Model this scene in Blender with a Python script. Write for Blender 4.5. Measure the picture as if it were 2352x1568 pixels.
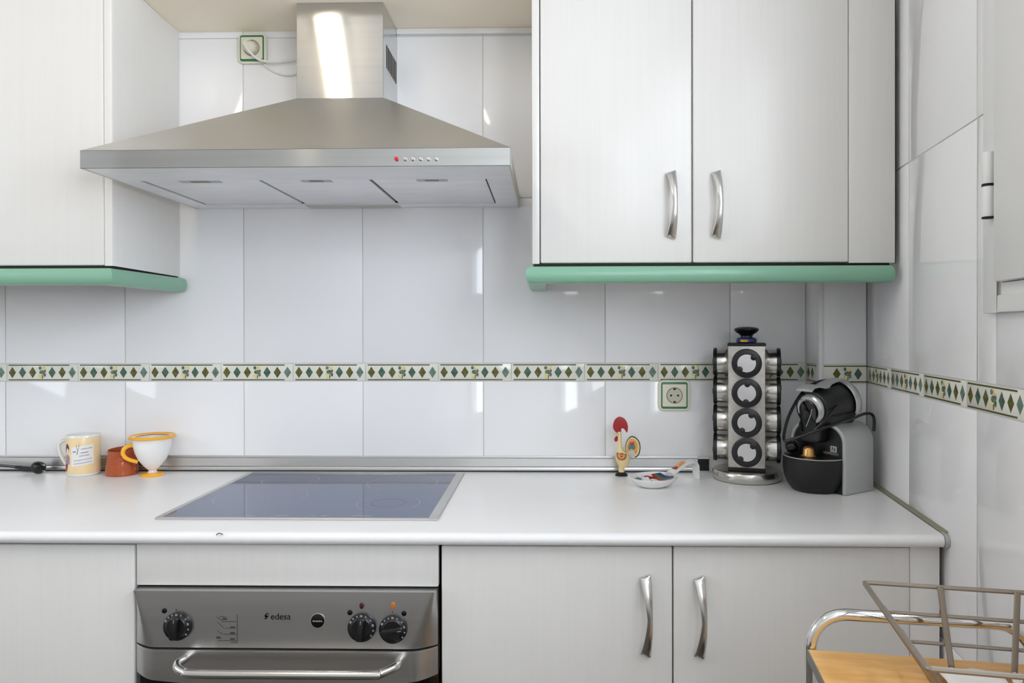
import bpy, bmesh, math, random
from mathutils import Vector, Matrix
random.seed(4)
for o in list(bpy.data.objects): bpy.data.objects.remove(o)
SC = bpy.context.scene; COL = SC.collection
R = math.radians

# ------------------------------------------------------------------ camera
F, YAW, PIT, ROL, SX, SY, D, ZC = 1630.8928, .0212, -.0036, .0019, 42.316, -20.306, 1.9626, 1.2904
cd = bpy.data.cameras.new('camera'); cam = bpy.data.objects.new('camera', cd); COL.objects.link(cam)
r0 = Vector((math.cos(YAW), math.sin(YAW), 0)); f0 = Vector((-math.sin(YAW), math.cos(YAW), 0)); z0_ = Vector((0, 0, 1))
fw = f0*math.cos(PIT) + z0_*math.sin(PIT); up = z0_*math.cos(PIT) - f0*math.sin(PIT)
ri = r0*math.cos(ROL) - up*math.sin(ROL); up = r0*math.sin(ROL) + up*math.cos(ROL)
cam.matrix_world = Matrix(((ri.x, up.x, -fw.x, 0), (ri.y, up.y, -fw.y, -D), (ri.z, up.z, -fw.z, ZC), (0, 0, 0, 1)))
cd.sensor_width = 36; cd.lens = 36*F/2352; cd.shift_x = -SX/2352; cd.shift_y = SY/2352; cd.clip_start = .02
SC.camera = cam
def ray(px, py):
    return ri*((px-1176-SX)/F) + up*(-(py-784-SY)/F) + fw
def at(px, py, Y):
    d = ray(px, py); return Vector((0, -D, ZC)) + d*((Y+D)/d.y)
def atz(px, py, Z):
    d = ray(px, py); return Vector((0, -D, ZC)) + d*((Z-ZC)/d.z)

# ------------------------------------------------------------------ world, lights, exposure
w = bpy.data.worlds.new('world'); SC.world = w; w.use_nodes = True
w.node_tree.nodes['Background'].inputs[0].default_value = (.72, .84, 1, 1)
w.node_tree.nodes['Background'].inputs[1].default_value = 1.0
vs = SC.view_settings; vs.view_transform = 'Standard'; vs.look = 'None'; vs.gamma = 1; vs.exposure = 0.16; vs.use_curve_mapping = False
LAMP_E = 20.0            # ceiling lamp diffuser emission
SC.cycles.max_bounces = 20; SC.cycles.diffuse_bounces = 12; SC.cycles.glossy_bounces = 6      # white room: let the light bounce
def area(name, loc, rot, sx, sy, watt, col):
    l = bpy.data.lights.new(name, 'AREA'); l.shape = 'RECTANGLE'; l.size = sx; l.size_y = sy; l.energy = watt; l.color = col
    o = bpy.data.objects.new(name, l); COL.objects.link(o); o.location = loc; o.rotation_euler = rot; return o
XL0 = -2.6                                        # left wall
WA = R(8.256)                                    # the right wall is splayed by 8 degrees
CO = Vector((.8391, -.09, 0)); WD = Vector((-math.sin(WA), -math.cos(WA), 0)); WN = Vector((-math.cos(WA), math.sin(WA), 0))
def wp(s, n, z): return CO + WD*s + WN*n + Vector((0, 0, z))
# daylight through the casement, plus fill through two unseen windows added for light
area('left_fill', (XL0-.06, -1.35, 1.875), (R(90), 0, R(-90)), 1.0, .80, 10, (.90, .94, 1))  # added fill light to brighten the right wall
area('window_daylight', wp(1.16, -.13, 1.86), (R(90), 0, R(90)-WA), .78, .98, 15, (.88, .93, 1))
area('side_fill', wp(2.45, -.13, 1.825), (R(90), 0, R(90)-WA), 1.10, .90, 32, (.84, .905, 1))  # added fill from the right, out of view behind the camera

# ------------------------------------------------------------------ geometry helpers
class G:
    def __init__(s): s.v = []; s.f = []
    def add(s, vs, fs):
        b = len(s.v); s.v += [Vector(p) for p in vs]; s.f += [tuple(i+b for i in f) for f in fs]; return s
    def box(s, x0, x1, y0, y1, z0, z1):
        return s.add([(x, y, z) for z in (z0, z1) for y in (y0, y1) for x in (x0, x1)],
                     [(0, 2, 3, 1), (4, 5, 7, 6), (0, 1, 5, 4), (2, 6, 7, 3), (0, 4, 6, 2), (1, 3, 7, 5)])
    def loft(s, rings, cap=True, closed=False):
        n = len(rings[0]); vs = [p for r in rings for p in r]; fs = []
        m = len(rings)
        for i in range(m if closed else m-1):
            for j in range(n):
                a = i*n+j; b = i*n+(j+1) % n; c = ((i+1) % m)*n+(j+1) % n; d = ((i+1) % m)*n+j
                fs.append((a, b, c, d))
        if cap and not closed: fs += [tuple(range(n))[::-1], tuple(range((m-1)*n, m*n))]
        return s.add(vs, fs)
    def lathe(s, prof, n=32, c=(0, 0, 0), axis='Z', sx=1, sy=1, cap=True):
        rings = []
        for r, h in prof:
            ring = []
            for k in range(n):
                a = 2*math.pi*k/n; x, y = r*math.cos(a)*sx, r*math.sin(a)*sy
                p = {'Z': (x, y, h), 'Y': (x, h, y), 'X': (h, x, y)}[axis]
                ring.append((p[0]+c[0], p[1]+c[1], p[2]+c[2]))
            rings.append(ring)
        return s.loft(rings, cap)
    def tube(s, pts, r, n=8, closed=False, sq=1.0):
        pts = [Vector(p) for p in pts]; m = len(pts); rings = []; up = None
        for i, p in enumerate(pts):
            a = pts[i-1] if (i or closed) else p; b = pts[(i+1) % m] if (i < m-1 or closed) else p
            t = (b-a).normalized()
            if up is None: up = Vector((0, 0, 1)) if abs(t.z) < .9 else Vector((1, 0, 0))
            u = (up - t*up.dot(t)).normalized(); v = t.cross(u); up = u
            rr = r[i] if isinstance(r, (list, tuple)) else r
            rings.append([p + u*rr*math.cos(2*math.pi*k/n) + v*rr*sq*math.sin(2*math.pi*k/n) for k in range(n)])
        return s.loft(rings, True, closed)
    def prism(s, poly, vec):
        n = len(poly); vec = Vector(vec); p = [Vector(q) for q in poly]
        return s.add(p+[q+vec for q in p], [tuple(range(n))[::-1], tuple(range(n, 2*n))]+[(i, (i+1) % n, n+(i+1) % n, n+i) for i in range(n)])
    def xf(s, m): s.v = [m @ p for p in s.v]; return s
def arc(cx, cy, r, a0, a1, n=8, ry=None):
    ry = r if ry is None else ry
    return [(cx+r*math.cos(R(a0+(a1-a0)*i/n)), cy+ry*math.sin(R(a0+(a1-a0)*i/n))) for i in range(n+1)]
def rrect(x0, x1, y0, y1, r, n=5):
    return arc(x1-r, y1-r, r, 0, 90, n)+arc(x0+r, y1-r, r, 90, 180, n)+arc(x0+r, y0+r, r, 180, 270, n)+arc(x1-r, y0+r, r, 270, 360, n)
def spline(pts, k=8, closed=False):
    P = [Vector(p) for p in pts]; n = len(P); out = []
    for i in range(n if closed else n-1):
        g = lambda j: P[j % n] if closed else P[max(0, min(n-1, j))]
        a, b, c, d = g(i-1), g(i), g(i+1), g(i+2)
        for q in range(k):
            t = q/k
            out.append(.5*((2*b)+(c-a)*t+(2*a-5*b+4*c-d)*t*t+(3*b-a-3*c+d)*t**3))
    if not closed: out.append(P[-1])
    return out
LOCAL = set()
def worigin(o):
    p = Vector((0, 0, 0))
    while o: p = p + o.location; o = o.parent
    return p
def root(o):
    while o.parent: o = o.parent
    return o
def mesh(name, g, mat, bevel=0, seg=2, ang=35):
    bm = bmesh.new(); vv = [bm.verts.new(p) for p in g.v]
    for f in g.f:
        try: bm.faces.new([vv[i] for i in f])
        except ValueError: pass
    bmesh.ops.remove_doubles(bm, verts=bm.verts, dist=1e-6)
    bmesh.ops.recalc_face_normals(bm, faces=bm.faces)
    flat = set()
    if bevel:
        es = [e for e in bm.edges if len(e.link_faces) == 2 and e.calc_face_angle(0) > .5]
        ss = set(es)
        for f in bm.faces: f.material_index = 1 if all(e in ss for e in f.edges) else 0
        rs = bmesh.ops.bevel(bm, geom=es, offset=bevel, segments=seg, profile=.5, affect='EDGES', clamp_overlap=True)
        new = set(rs['faces']); bm.faces.index_update()
        flat = {f.index for f in bm.faces if f.material_index == 1 and f not in new}
        for f in bm.faces: f.material_index = 0
    me = bpy.data.meshes.new(name); bm.to_mesh(me); bm.free()
    me.materials.append(mat)
    me.polygons.foreach_set('use_smooth', [i not in flat for i in range(len(me.polygons))]); me.set_sharp_from_angle(angle=R(ang))
    return me
def obj(name, g, mat, parent=None, bevel=0, seg=2, ang=35, label=None, struct=False):
    if parent is None and not struct:
        xs = [p.x for p in g.v]; ys = [p.y for p in g.v]; zs = [p.z for p in g.v]
        loc = Vector(((min(xs)+max(xs))/2, (min(ys)+max(ys))/2, min(zs)))
        g.xf(Matrix.Translation(-loc))
    elif parent is not None and root(parent).name not in LOCAL:
        loc = Vector((0, 0, 0)); g.xf(Matrix.Translation(-worigin(parent)))
    else: loc = Vector((0, 0, 0))
    o = bpy.data.objects.new(name, mesh(name, g, mat, bevel, seg, ang)); COL.objects.link(o); o.location = loc
    if parent: o.parent = parent
    if struct: o['kind'] = 'structure'
    if label: o['label'] = label
    return o
def tag(o, label, cat, group=None):
    o['label'] = label; o['category'] = cat
    if group: o['group'] = group
    return o
def thing(name, label, cat, loc, rz=0, group=None, local=False):
    o = bpy.data.objects.new(name, None); COL.objects.link(o); o.location = loc; o.rotation_euler = (0, 0, rz); o.empty_display_size = .05
    if local: LOCAL.add(o.name)
    return tag(o, label, cat, group)
def copy_tree(o, parent=None):
    c = o.copy(); COL.objects.link(c); c.parent = parent
    for ch in list(o.children): copy_tree(ch, c)
    return c
def text_mesh(name, s, size, mat, parent, mw, thick=.0003, align='CENTER', label=None):
    cu = bpy.data.curves.new(name, 'FONT'); cu.body = s; cu.size = size; cu.extrude = thick; cu.align_x = align; cu.align_y = 'CENTER'
    t = bpy.data.objects.new('tmp_text', cu); COL.objects.link(t)
    dg = bpy.context.evaluated_depsgraph_get(); me = bpy.data.meshes.new_from_object(t.evaluated_get(dg)); bpy.data.objects.remove(t)
    me.name = name
    if root(parent).name not in LOCAL: mw = Matrix.Translation(-worigin(parent)) @ mw
    me.transform(mw); me.materials.clear(); me.materials.append(mat)
    o = bpy.data.objects.new(name, me); COL.objects.link(o); o.parent = parent
    if label: o['label'] = label
    return o
FRONT = Matrix.Rotation(R(90), 4, 'X')          # text in the XZ plane facing -Y

# ------------------------------------------------------------------ materials
def hexc(r, g, b):
    l = lambda c: (c/255/12.92) if c/255 <= .04045 else ((c/255+.055)/1.055)**2.4
    return (l(r), l(g), l(b), 1)
def M(name, col, rough=.5, metal=0, spec=.5, bump=None, var=None, aniso=None, coat=0, ior=None, emit=None, wav=None):
    m = bpy.data.materials.new(name); m.use_nodes = True; nt = m.node_tree; N = nt.nodes; L = nt.links; b = N['Principled BSDF']
    if len(col) == 3: col = hexc(*col)
    b.inputs['Base Color'].default_value = col; b.inputs['Roughness'].default_value = rough; b.inputs['Metallic'].default_value = metal
    b.inputs['Specular IOR Level'].default_value = spec; b.inputs['Coat Weight'].default_value = coat
    if ior: b.inputs['IOR'].default_value = ior
    if emit: b.inputs['Emission Color'].default_value = emit[0]; b.inputs['Emission Strength'].default_value = emit[1]
    def coords(sc):
        tc = N.new('ShaderNodeTexCoord'); mp = N.new('ShaderNodeMapping'); mp.inputs['Scale'].default_value = sc
        oi = N.new('ShaderNodeObjectInfo'); ml = N.new('ShaderNodeMath'); ml.operation = 'MULTIPLY'; ml.inputs[1].default_value = 37.0
        L.new(oi.outputs['Random'], ml.inputs[0]); L.new(ml.outputs[0], mp.inputs['Location'])
        L.new(tc.outputs['Object'], mp.inputs['Vector']); return mp.outputs['Vector']
    if var:          # (colour2, scale vector, detail)
        nz = N.new('ShaderNodeTexNoise'); nz.inputs['Scale'].default_value = 1; nz.inputs['Detail'].default_value = var[2]
        L.new(coords(var[1]), nz.inputs['Vector'])
        rp = N.new('ShaderNodeValToRGB'); rp.color_ramp.elements[0].position = .35; rp.color_ramp.elements[1].position = .68
        rp.color_ramp.elements[0].color = col; c2 = var[0]; rp.color_ramp.elements[1].color = hexc(*c2) if len(c2) == 3 else c2
        L.new(nz.outputs['Fac'], rp.inputs['Fac']); L.new(rp.outputs['Color'], b.inputs['Base Color'])
    if bump:         # (scale vector, strength, distance)
        nz = N.new('ShaderNodeTexNoise'); nz.inputs['Scale'].default_value = 1; nz.inputs['Detail'].default_value = 2
        L.new(coords(bump[0]), nz.inputs['Vector']); bp = N.new('ShaderNodeBump'); bp.inputs['Strength'].default_value = bump[1]; bp.inputs['Distance'].default_value = bump[2]
        L.new(nz.outputs['Fac'], bp.inputs['Height']); L.new(bp.outputs['Normal'], b.inputs['Normal'])
    if aniso is not None:
        b.inputs['Anisotropic'].default_value = aniso
        tg = N.new('ShaderNodeTangent'); tg.direction_type = 'RADIAL'; tg.axis = 'Z'; L.new(tg.outputs[0], b.inputs['Tangent'])
        b.inputs['Anisotropic Rotation'].default_value = .25
    return m
TILE = M('white_glazed_tile', (.86, .86, .87, 1), .07, spec=.5, bump=((5, 5, 5), .15, .004))
GROUT = M('pale_grout', (214, 214, 210), .9)
PAINT = M('white_wall_paint', (.80, .79, .77, 1), .8)
SOFF = M('cream_soffit_board', (250, 240, 222), .5)
LAM = M('white_laminate', (.715, .705, .68, 1), .30, var=((.73, .72, .695, 1), (120, 120, 3), 3), bump=((200, 200, 5), .05, .0003))
LAMB = M('white_carcass', (.78, .77, .75, 1), .4)
TOP = M('white_worktop', (.86, .86, .86, 1), .28, var=((.83, .83, .83, 1), (6, 6, 6), 4))
GREEN = M('green_lacquer', (128, 176, 150), .3)
STEEL = M('brushed_steel', (.58, .59, .58, 1), .125, 1, aniso=.95, var=((.54, .55, .54, 1), (2, 2, 60), 3))
STEELD = M('satin_steel', (.66, .64, .60, 1), .36, 1, var=((.61, .59, .555, 1), (3, 3, 3), 3))
OVST = M('oven_steel', (.58, .58, .575, 1), .30, 1, var=((.52, .52, .515, 1), (2, 2, 30), 3))
FILT = M('filter_aluminium', (.88, .88, .90, 1), .40, .45, var=((.83, .83, .855, 1), (9, 30, 9), 3))
ALU = M('aluminium', (.66, .655, .65, 1), .34, 1)
NICK = M('satin_nickel', (.66, .65, .63, 1), .22, 1)
CHROME = M('chrome', (.80, .79, .77, 1), .07, 1)
WIRE = M('taupe_metal_wire', (150, 140, 128), .45, .6)
BLK = M('black_plastic', (18, 19, 21), .32)
BLKM = M('black_matt', (14, 14, 15), .55)
BLKG = M('black_gloss', (10, 10, 13), .12)
SILV = M('silver_plastic', (182, 184, 183), .38, .3)
SILVB = M('bright_silver_plastic', (196, 197, 197), .25, .6)
GLASS = M('hob_glass', (42, 58, 100), .06, ior=1.9, spec=.6)
GLASS.node_tree.nodes['Principled BSDF'].inputs['Specular Tint'].default_value = (.74, .86, 1, 1)
DIAG = M('grey_print', (58, 58, 58), .6)
HOBM = M('hob_marking', (150, 155, 165), .3)
HOBD = M('hob_dark_marking', (28, 32, 44), .2)
OVG = M('oven_glass', (8, 8, 9), .08)
DARK = M('dark_gap', (22, 20, 17), .8)
CREAM = M('cream_plastic', (228, 224, 204), .4)
GREENP = M('green_plastic', (46, 120, 78), .35)
WHITEP = M('white_gloss_paint', (.80, .80, .79, 1), .35)
CERW = M('white_ceramic', (.82, .81, .80, 1), .12)
BEIG = M('beige_print', (236, 210, 160), .2, var=((240, 219, 176), (40, 40, 40), 3))
TERR = M('terracotta_glaze', (178, 88, 48), .15, var=((160, 74, 38), (30, 30, 30), 3))
TERRD = M('dark_terracotta', (120, 48, 26), .3)
YELL = M('yellow_glaze', (246, 180, 40), .18)
RED = M('red_paint', (160, 26, 32), .35)
RCREAM = M('cream_paint', (232, 212, 160), .35)
ORNG = M('orange_paint', (222, 136, 78), .4, var=((232, 176, 96), (220, 220, 220), 2))
TEAL = M('teal_paint', (84, 130, 124), .4)
DGRN = M('dark_green_paint', (46, 70, 54), .4)
HEART = M('heart_red', (200, 44, 38), .4)
BROWN = M('brown_print', (150, 92, 62), .4)
BLUE = M('blue_print', (42, 56, 120), .35)
INK = M('blue_ink', (96, 112, 150), .5)
PLUM = M('plum_print', (110, 50, 66), .4)
MAUV = M('mauve_print', (164, 130, 168), .4)
PAPER = M('white_paper', (232, 230, 228), .8)
GOLD = M('gold_foil', (214, 164, 100), .28, .85)
WOOD = M('light_wood', (236, 188, 118), .42, var=((222, 164, 92), (14, 60, 14), 4), bump=((20, 90, 20), .15, .001))
GREYE = M('grey_edging', (120, 118, 112), .5)
OLIV = M('olive_diamond', (74, 78, 34), .18, var=((108, 106, 52), (120, 120, 120), 3))
GTEA = M('teal_diamond', (58, 88, 72), .18, var=((84, 114, 96), (120, 120, 120), 3))
LTEA = M('pale_teal_diamond', (86, 114, 102), .18, var=((118, 140, 128), (120, 120, 120), 3))
OLIL = M('olive_line', (84, 84, 46), .25)
BORD = M('border_ceramic', (226, 225, 214), .12)
FLOW = M('flower_yellow', (222, 200, 104), .25, var=((236, 224, 160), (150, 150, 150), 2))
LEAF = M('flower_green', (60, 92, 62), .25, var=((120, 140, 120), (160, 160, 160), 2))
FBRN = M('flower_brown', (110, 96, 84), .25)
AMBR = M('amber_lens', (196, 110, 40), .3)
REDL = M('dark_red_lens', (70, 22, 26), .3)
REDB = M('red_button', (200, 30, 30), .35)
SEAL = M('beige_sealant', (150, 147, 126), .5)
GLZ = M('window_glass', (1, 1, 1, 1), .02)
nt = GLZ.node_tree; N_ = nt.nodes; tr = N_.new('ShaderNodeBsdfTransparent'); mx = N_.new('ShaderNodeMixShader'); gl = N_.new('ShaderNodeBsdfGlossy')
gl.inputs['Roughness'].default_value = .02; mx.inputs[0].default_value = .06
nt.links.new(tr.outputs[0], mx.inputs[1]); nt.links.new(gl.outputs[0], mx.inputs[2]); nt.links.new(mx.outputs[0], N_['Material Output'].inputs[0])
LAMPM = M('lamp_diffuser', (1, 1, 1, 1), .5, emit=((1, .83, .63, 1), LAMP_E))
FLOOR = M('floor_tile_stone', (84, 74, 64), .35, var=((72, 63, 54), (3, 3, 3), 4))

# ------------------------------------------------------------------ room shell
XL, YB, ZT = XL0, -3.3, 2.5
rwx = lambda y: CO.x + (y-CO.y)*math.tan(WA)            # x of the right wall at depth y (toward the camera y falls)
g = G().box(XL, 1.2, YB, .2, -.05, 0); obj('floor', g, FLOOR, struct=True)
g = G().box(XL, 1.2, YB, .2, ZT, ZT+.05); obj('ceiling', g, PAINT, struct=True)
g = G().box(XL, 1.0, .002, .15, 0, ZT); wall_back = obj('wall_back', g, GROUT, struct=True)
g = G()
for y0, y1, z0, z1 in ((YB, -1.90, 0, ZT), (-.80, .15, 0, ZT), (-1.90, -.80, 0, 1.42), (-1.90, -.80, 2.33, ZT)): g.box(XL-.1, XL, y0, y1, z0, z1)
obj('wall_left', g, PAINT, struct=True)
g = G()
for y0, y1, z0, z1 in ((-1.90, -1.85, 1.42, 2.33), (-.85, -.80, 1.42, 2.33), (-1.85, -.85, 1.42, 1.47), (-1.85, -.85, 2.28, 2.33)): g.box(XL-.05, XL-.01, y0, y1, z0, z1)
dl = obj('added_window_left', g, WHITEP, struct=True)  # unseen window, added as an opening for the left fill
obj('pane', G().box(XL-.034, XL-.03, -1.85, -.85, 1.47, 2.28), GLZ, dl)
# right wall with the casement opening
OS0, OS1, OZ0, OZ1 = .715, 1.60, 1.345, 2.36
g = G()
for s0, s1, z0, z1 in ((-.09, OS0, 0, ZT), (OS1, 1.85, 0, ZT), (3.05, 3.35, 0, ZT), (OS0, OS1, 0, OZ0), (OS0, OS1, OZ1, ZT), (1.85, 3.05, 0, 1.30), (1.85, 3.05, 2.35, ZT)):
    g.prism([wp(s0, -.002, z0), wp(s1, -.002, z0), wp(s1, -.002, z1), wp(s0, -.002, z1)], -WN*.12)
wall_right = obj('wall_right', g, GROUT, struct=True)
# wall behind the camera, and an unseen right-wall window added for fill light
g = G().box(XL, .8, YB-.1, YB, 0, ZT); obj('wall_front', g, PAINT, struct=True)
g = G()
for s0, s1, z0, z1 in ((1.85, 1.91, 1.30, 2.35), (2.99, 3.05, 1.30, 2.35), (1.91, 2.99, 1.30, 1.37), (1.91, 2.99, 2.28, 2.35)): g.prism([wp(s0, -.06, z0), wp(s1, -.06, z0), wp(s1, -.06, z1), wp(s0, -.06, z1)], WN*.04)
dr = obj('added_window_right', g, WHITEP, struct=True)
obj('pane', G().prism([wp(1.91, -.045, 1.37), wp(2.99, -.045, 1.37), wp(2.99, -.045, 2.28), wp(1.91, -.045, 2.28)], WN*.004), GLZ, dr)
# boxed duct in the right hand corner
DX = .7138
g = G().prism([(DX+.002, .002, 0), (.8391, .002, 0), (.8391, -.088, 0), (DX+.002, -.088, 0)], (0, 0, ZT))
wall_duct = obj('wall_corner', g, GROUT, struct=True)

# ------------------------------------------------------------------ tiles
_tm = {}
def tile(parent, P, rz, wdt, z0, z1, mat=TILE, name='tile', th=.002, bev=.0014):
    key = (round(wdt, 4), round(z1-z0, 4), mat.name)
    if key not in _tm: _tm[key] = mesh(name, G().box(-wdt/2, wdt/2, 0, th, -(z1-z0)/2, (z1-z0)/2), mat, bev, 2)
    o = bpy.data.objects.new(name, _tm[key]); COL.objects.link(o); o.parent = parent
    o.location = (P[0], P[1], (z0+z1)/2); j = .0016 if name == 'tile' else .0003
    o.rotation_euler = (random.uniform(-j, j), 0, rz+random.uniform(-j, j)); return o
LZ0, LZ1 = 1.1495, 1.1985
ROWS = [(.2345, .692), (.692, LZ0), (LZ1, 1.6555), (1.6555, 2.104), (2.104, ZT)]
GP = .0013
vj = [-2.598, -2.51, -2.178, -1.848, -1.5167, -1.1763, -.8408, -.5076, -.172, .1647, .5074, DX]
for a, b in zip(vj, vj[1:]):
    for z0, z1 in ROWS[1:]: tile(wall_back, ((a+b)/2, 0), 0, b-a-2*GP, z0+GP, z1-GP)
sj = [0, .3024, .6304, .961, 1.292, 1.623, 1.954, 2.285, 2.616, 2.947, 3.24]
def cut(r, h):
    (a, b, c, d), (e, f, p, q) = r, h
    if b <= e or a >= f or d <= p or c >= q: return [r]
    out = []
    if a < e: out.append((a, e, c, d))
    if b > f: out.append((f, b, c, d))
    a2, b2 = max(a, e), min(b, f)
    if c < p: out.append((a2, b2, c, p))
    if d > q: out.append((a2, b2, q, d))
    return out
for a, b in zip(sj, sj[1:]):
    for z0, z1 in [(.002, .2345)]+ROWS:
        for s0, s1, c0, c1 in [q for p in cut((a, b, z0, z1), (.70, 1.615, 1.33, 2.375)) for q in cut(p, (1.85, 3.05, 1.30, 2.35))]:
            if s1-s0 < .01 or c1-c0 < .01: continue
            p = wp((s0+s1)/2, 0, 0); tile(wall_right, p, R(-90)-WA+R(180)-R(180), s1-s0-2*GP, c0+GP, c1-GP)
for z0, z1 in ROWS[1:]:
    tile(wall_duct, ((DX+.012+.8391)/2, -.09), 0, .8391-DX-.012-2*GP, z0+GP, z1-GP)
    tile(wall_duct, (DX, -.039), R(-90), .076, z0+GP, z1-GP)
g = G().prism([(DX, -.076, .902), (DX-.001, -.083, .902), (DX+.002, -.0895, .902), (DX+.008, -.0925, .902), (DX+.0135, -.091, .902), (DX+.0135, -.0885, .902), (DX+.002, -.0885, .902), (DX+.0021, -.076, .902)], (0, 0, ZT-.902))
obj('trim_2', g, WHITEP, struct=True)

# border tiles with relief diamonds and a flower
_pm = {}
def part_mesh(key, build):
    if key not in _pm: _pm[key] = build()
    return _pm[key]
def sub(parent, me, x, z, y=-.0004):
    o = bpy.data.objects.new(me.name.split('.')[0], me); COL.objects.link(o); o.parent = parent; o.location = (x, y, z); return o
def dia(mat):
    h, q = .0158, .0104
    return mesh('diamond', G().prism([(q, 0, 0), (0, 0, h), (-q, 0, 0), (0, 0, -h)], (0, .0012, 0)), mat, .0003, 1)
def border(parent, P, rz, c0, c1):
    """c0..c1: extent along the wall relative to the flower; P(c) gives the position of relative coordinate c"""
    mid = (c0+c1)/2; pc = P(mid)
    o = tile(parent, pc, rz, c1-c0-.0012, LZ0+.0008, LZ1-.0008, BORD, 'border_tile', .002, .0008)
    for z in (.0205, -.0205):
        a, b = max(c0, -.0965)+.001, min(c1, .0785)-.001
        if b-a > .006:
            sub(o, part_mesh(('line', round(b-a, 4)), lambda: mesh('line', G().box(-(b-a)/2, (b-a)/2, 0, .0010, -.0015, .0015), OLIL)), (a+b)/2-mid, z)
    for c, mt in ((-.0851, OLIV), (-.0563, GTEA), (-.0272, OLIV), (.0281, GTEA), (.0569, OLIV), (.0855, LTEA)):
        if c-.0104 > c0-.001 and c+.0104 < c1+.001: sub(o, part_mesh(('d', mt.name), lambda: dia(mt)), c-mid, 0)
    if c0 < -.011 and c1 > .011:
        def blob(name, cx, cz, rx, rz_, mat):
            return part_mesh(name, lambda: mesh(name.split(':')[0], G().lathe([(1, 0), (.8, -.0006), (.3, -.0008)], 9, (0, 0, 0), 'Y', rx, rz_), mat))
        for nm, cx, cz, rx, rz_, mt in (('petal:1', .005, .0125, .0062, .005, FLOW), ('petal:2', -.003, -.0125, .006, .0048, FLOW), ('leaf:1', -.006, .0125, .0045, .005, LEAF), ('leaf:2', 0, .001, .0085, .0062, LEAF),
                                ('leaf:3', .007, -.006, .004, .0062, LEAF), ('leaf:4', .001, -.012, .002, .006, FBRN), ('petal:3', -.0075, -.006, .003, .004, FLOW), ('leaf:5', .008, .004, .003, .004, FBRN)):
            me = blob(nm, cx, cz, rx, rz_, mt); sub(o, me, cx-mid, cz, -.0002)
    return o
HB = .1013
k = -6
for k in range(-5, 11):
    fx = -1.4121+.20266*k; c0, c1 = -HB, HB
    if fx+c0 < XL: c0 = XL-fx+.002
    if fx+c1 > DX: c1 = DX-fx
    if c1-c0 > .03 and fx+c0 < DX-.02: border(wall_back, lambda c, fx=fx: (fx+c, 0), 0, c0, c1)
border(wall_duct, lambda c: (.7884+c, -.09), 0, DX+.0125-.7884, .8391-.7884)
border(wall_duct, lambda c: (DX, -.039-(c+.065)), R(-90), -.103, -.027)
for k in range(0, 15):
    fs = .0835+.2025*k; c0, c1 = max(-HB, -fs), HB
    border(wall_right, lambda c, fs=fs: wp(fs+c, 0, 0), R(-90)-WA, c0, c1)

# ------------------------------------------------------------------ casement window in the right wall
g = G()
def wbox(g, s0, s1, n0, n1, z0, z1):
    return g.prism([wp(s0, n0, z0), wp(s1, n0, z0), wp(s1, n0, z1), wp(s0, n0, z1)], WN*(n1-n0))
for s0, s1, z0, z1 in ((.6804, .7288, 1.3164, 2.39), (1.59, 1.638, 1.3164, 2.39), (.7288, 1.59, 1.3164, 1.345), (.7288, 1.59, 2.345, 2.39)): wbox(g, s0, s1, -.04, .012, z0, z1)
win = obj('window_1', g, WHITEP, struct=True, bevel=.002)
g = G()
for s0, s1, z0, z1 in ((.7344, .850, 1.366, 2.335), (1.505, 1.585, 1.366, 2.335), (.850, 1.505, 1.366, 1.445), (.850, 1.505, 2.255, 2.335)): wbox(g, s0, s1, -.03, .020, z0, z1)
sash = obj('sash', g, WHITEP, win, bevel=.003)
obj('pane', wbox(G(), .850, 1.505, -.008, -.004, 1.445, 2.255), GLZ, sash)
g = G()
for s0, s1, z0, z1 in ((.7288, .7338, 1.345, 2.345), (1.586, 1.59, 1.345, 2.345), (.7338, 1.586, 1.345, 1.3645), (.7338, 1.586, 2.336, 2.345)): wbox(g, s0, s1, -.04, .006, z0, z1)
obj('rebate', g, WHITEP, win)
for z0, z1 in ((1.4722, 1.5215), (1.5255, 1.5766)):
    c = wp(.7165, .019, 0); obj('hinge', G().lathe([(.0085, z0), (.0092, z0+.002), (.0092, z1-.002), (.0085, z1)], 16, (c.x, c.y, 0)), WHITEP, win)
for z0, z1 in ((1.5215, 1.5255), (1.4697, 1.4722)):
    c = wp(.7165, .019, 0); obj('hinge_washer', G().lathe([(.0095, z0), (.0095, z1)], 16, (c.x, c.y, 0)), DARK, win)

# ------------------------------------------------------------------ soffit board
g = G().box(-1.018, -.031, -.245, -.001, 2.122, 2.14); obj('trim_1', g, SOFF, struct=True)
g = G().box(-.41, -.031, -.012, -.0005, 2.106, 2.122); obj('trim_4', g, WHITEP, struct=True, bevel=.003)

# ------------------------------------------------------------------ handles
def handle(parent, x, z0, z1, y):
    n = 28; rings = []; L = z1-z0
    for i in range(n+1):
        t = i/n; u = 2*t-1; z = z0+L*t
        wd = .0055+.0062*abs(u)**1.3
        if abs(u) > .93: wd *= max(.25, math.sqrt(max(0, 1-((abs(u)-.93)/.07)**2)))
        yy = y-.004-.024*(1-abs(u)**2.2); tk = .0032+.0012*abs(u)
        cx = x+.0105-wd
        rings.append([Vector((cx+wd*math.cos(2*math.pi*k/12), yy-tk*math.sin(2*math.pi*k/12), z)) for k in range(12)])
    g = G().loft(rings)
    for zz in (z0+.008, z1-.008): g.lathe([(.004, y-.006), (.004, y)], 10, (x+.001, 0, zz), 'Y')
    return obj('handle', g, NICK, parent)

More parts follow.
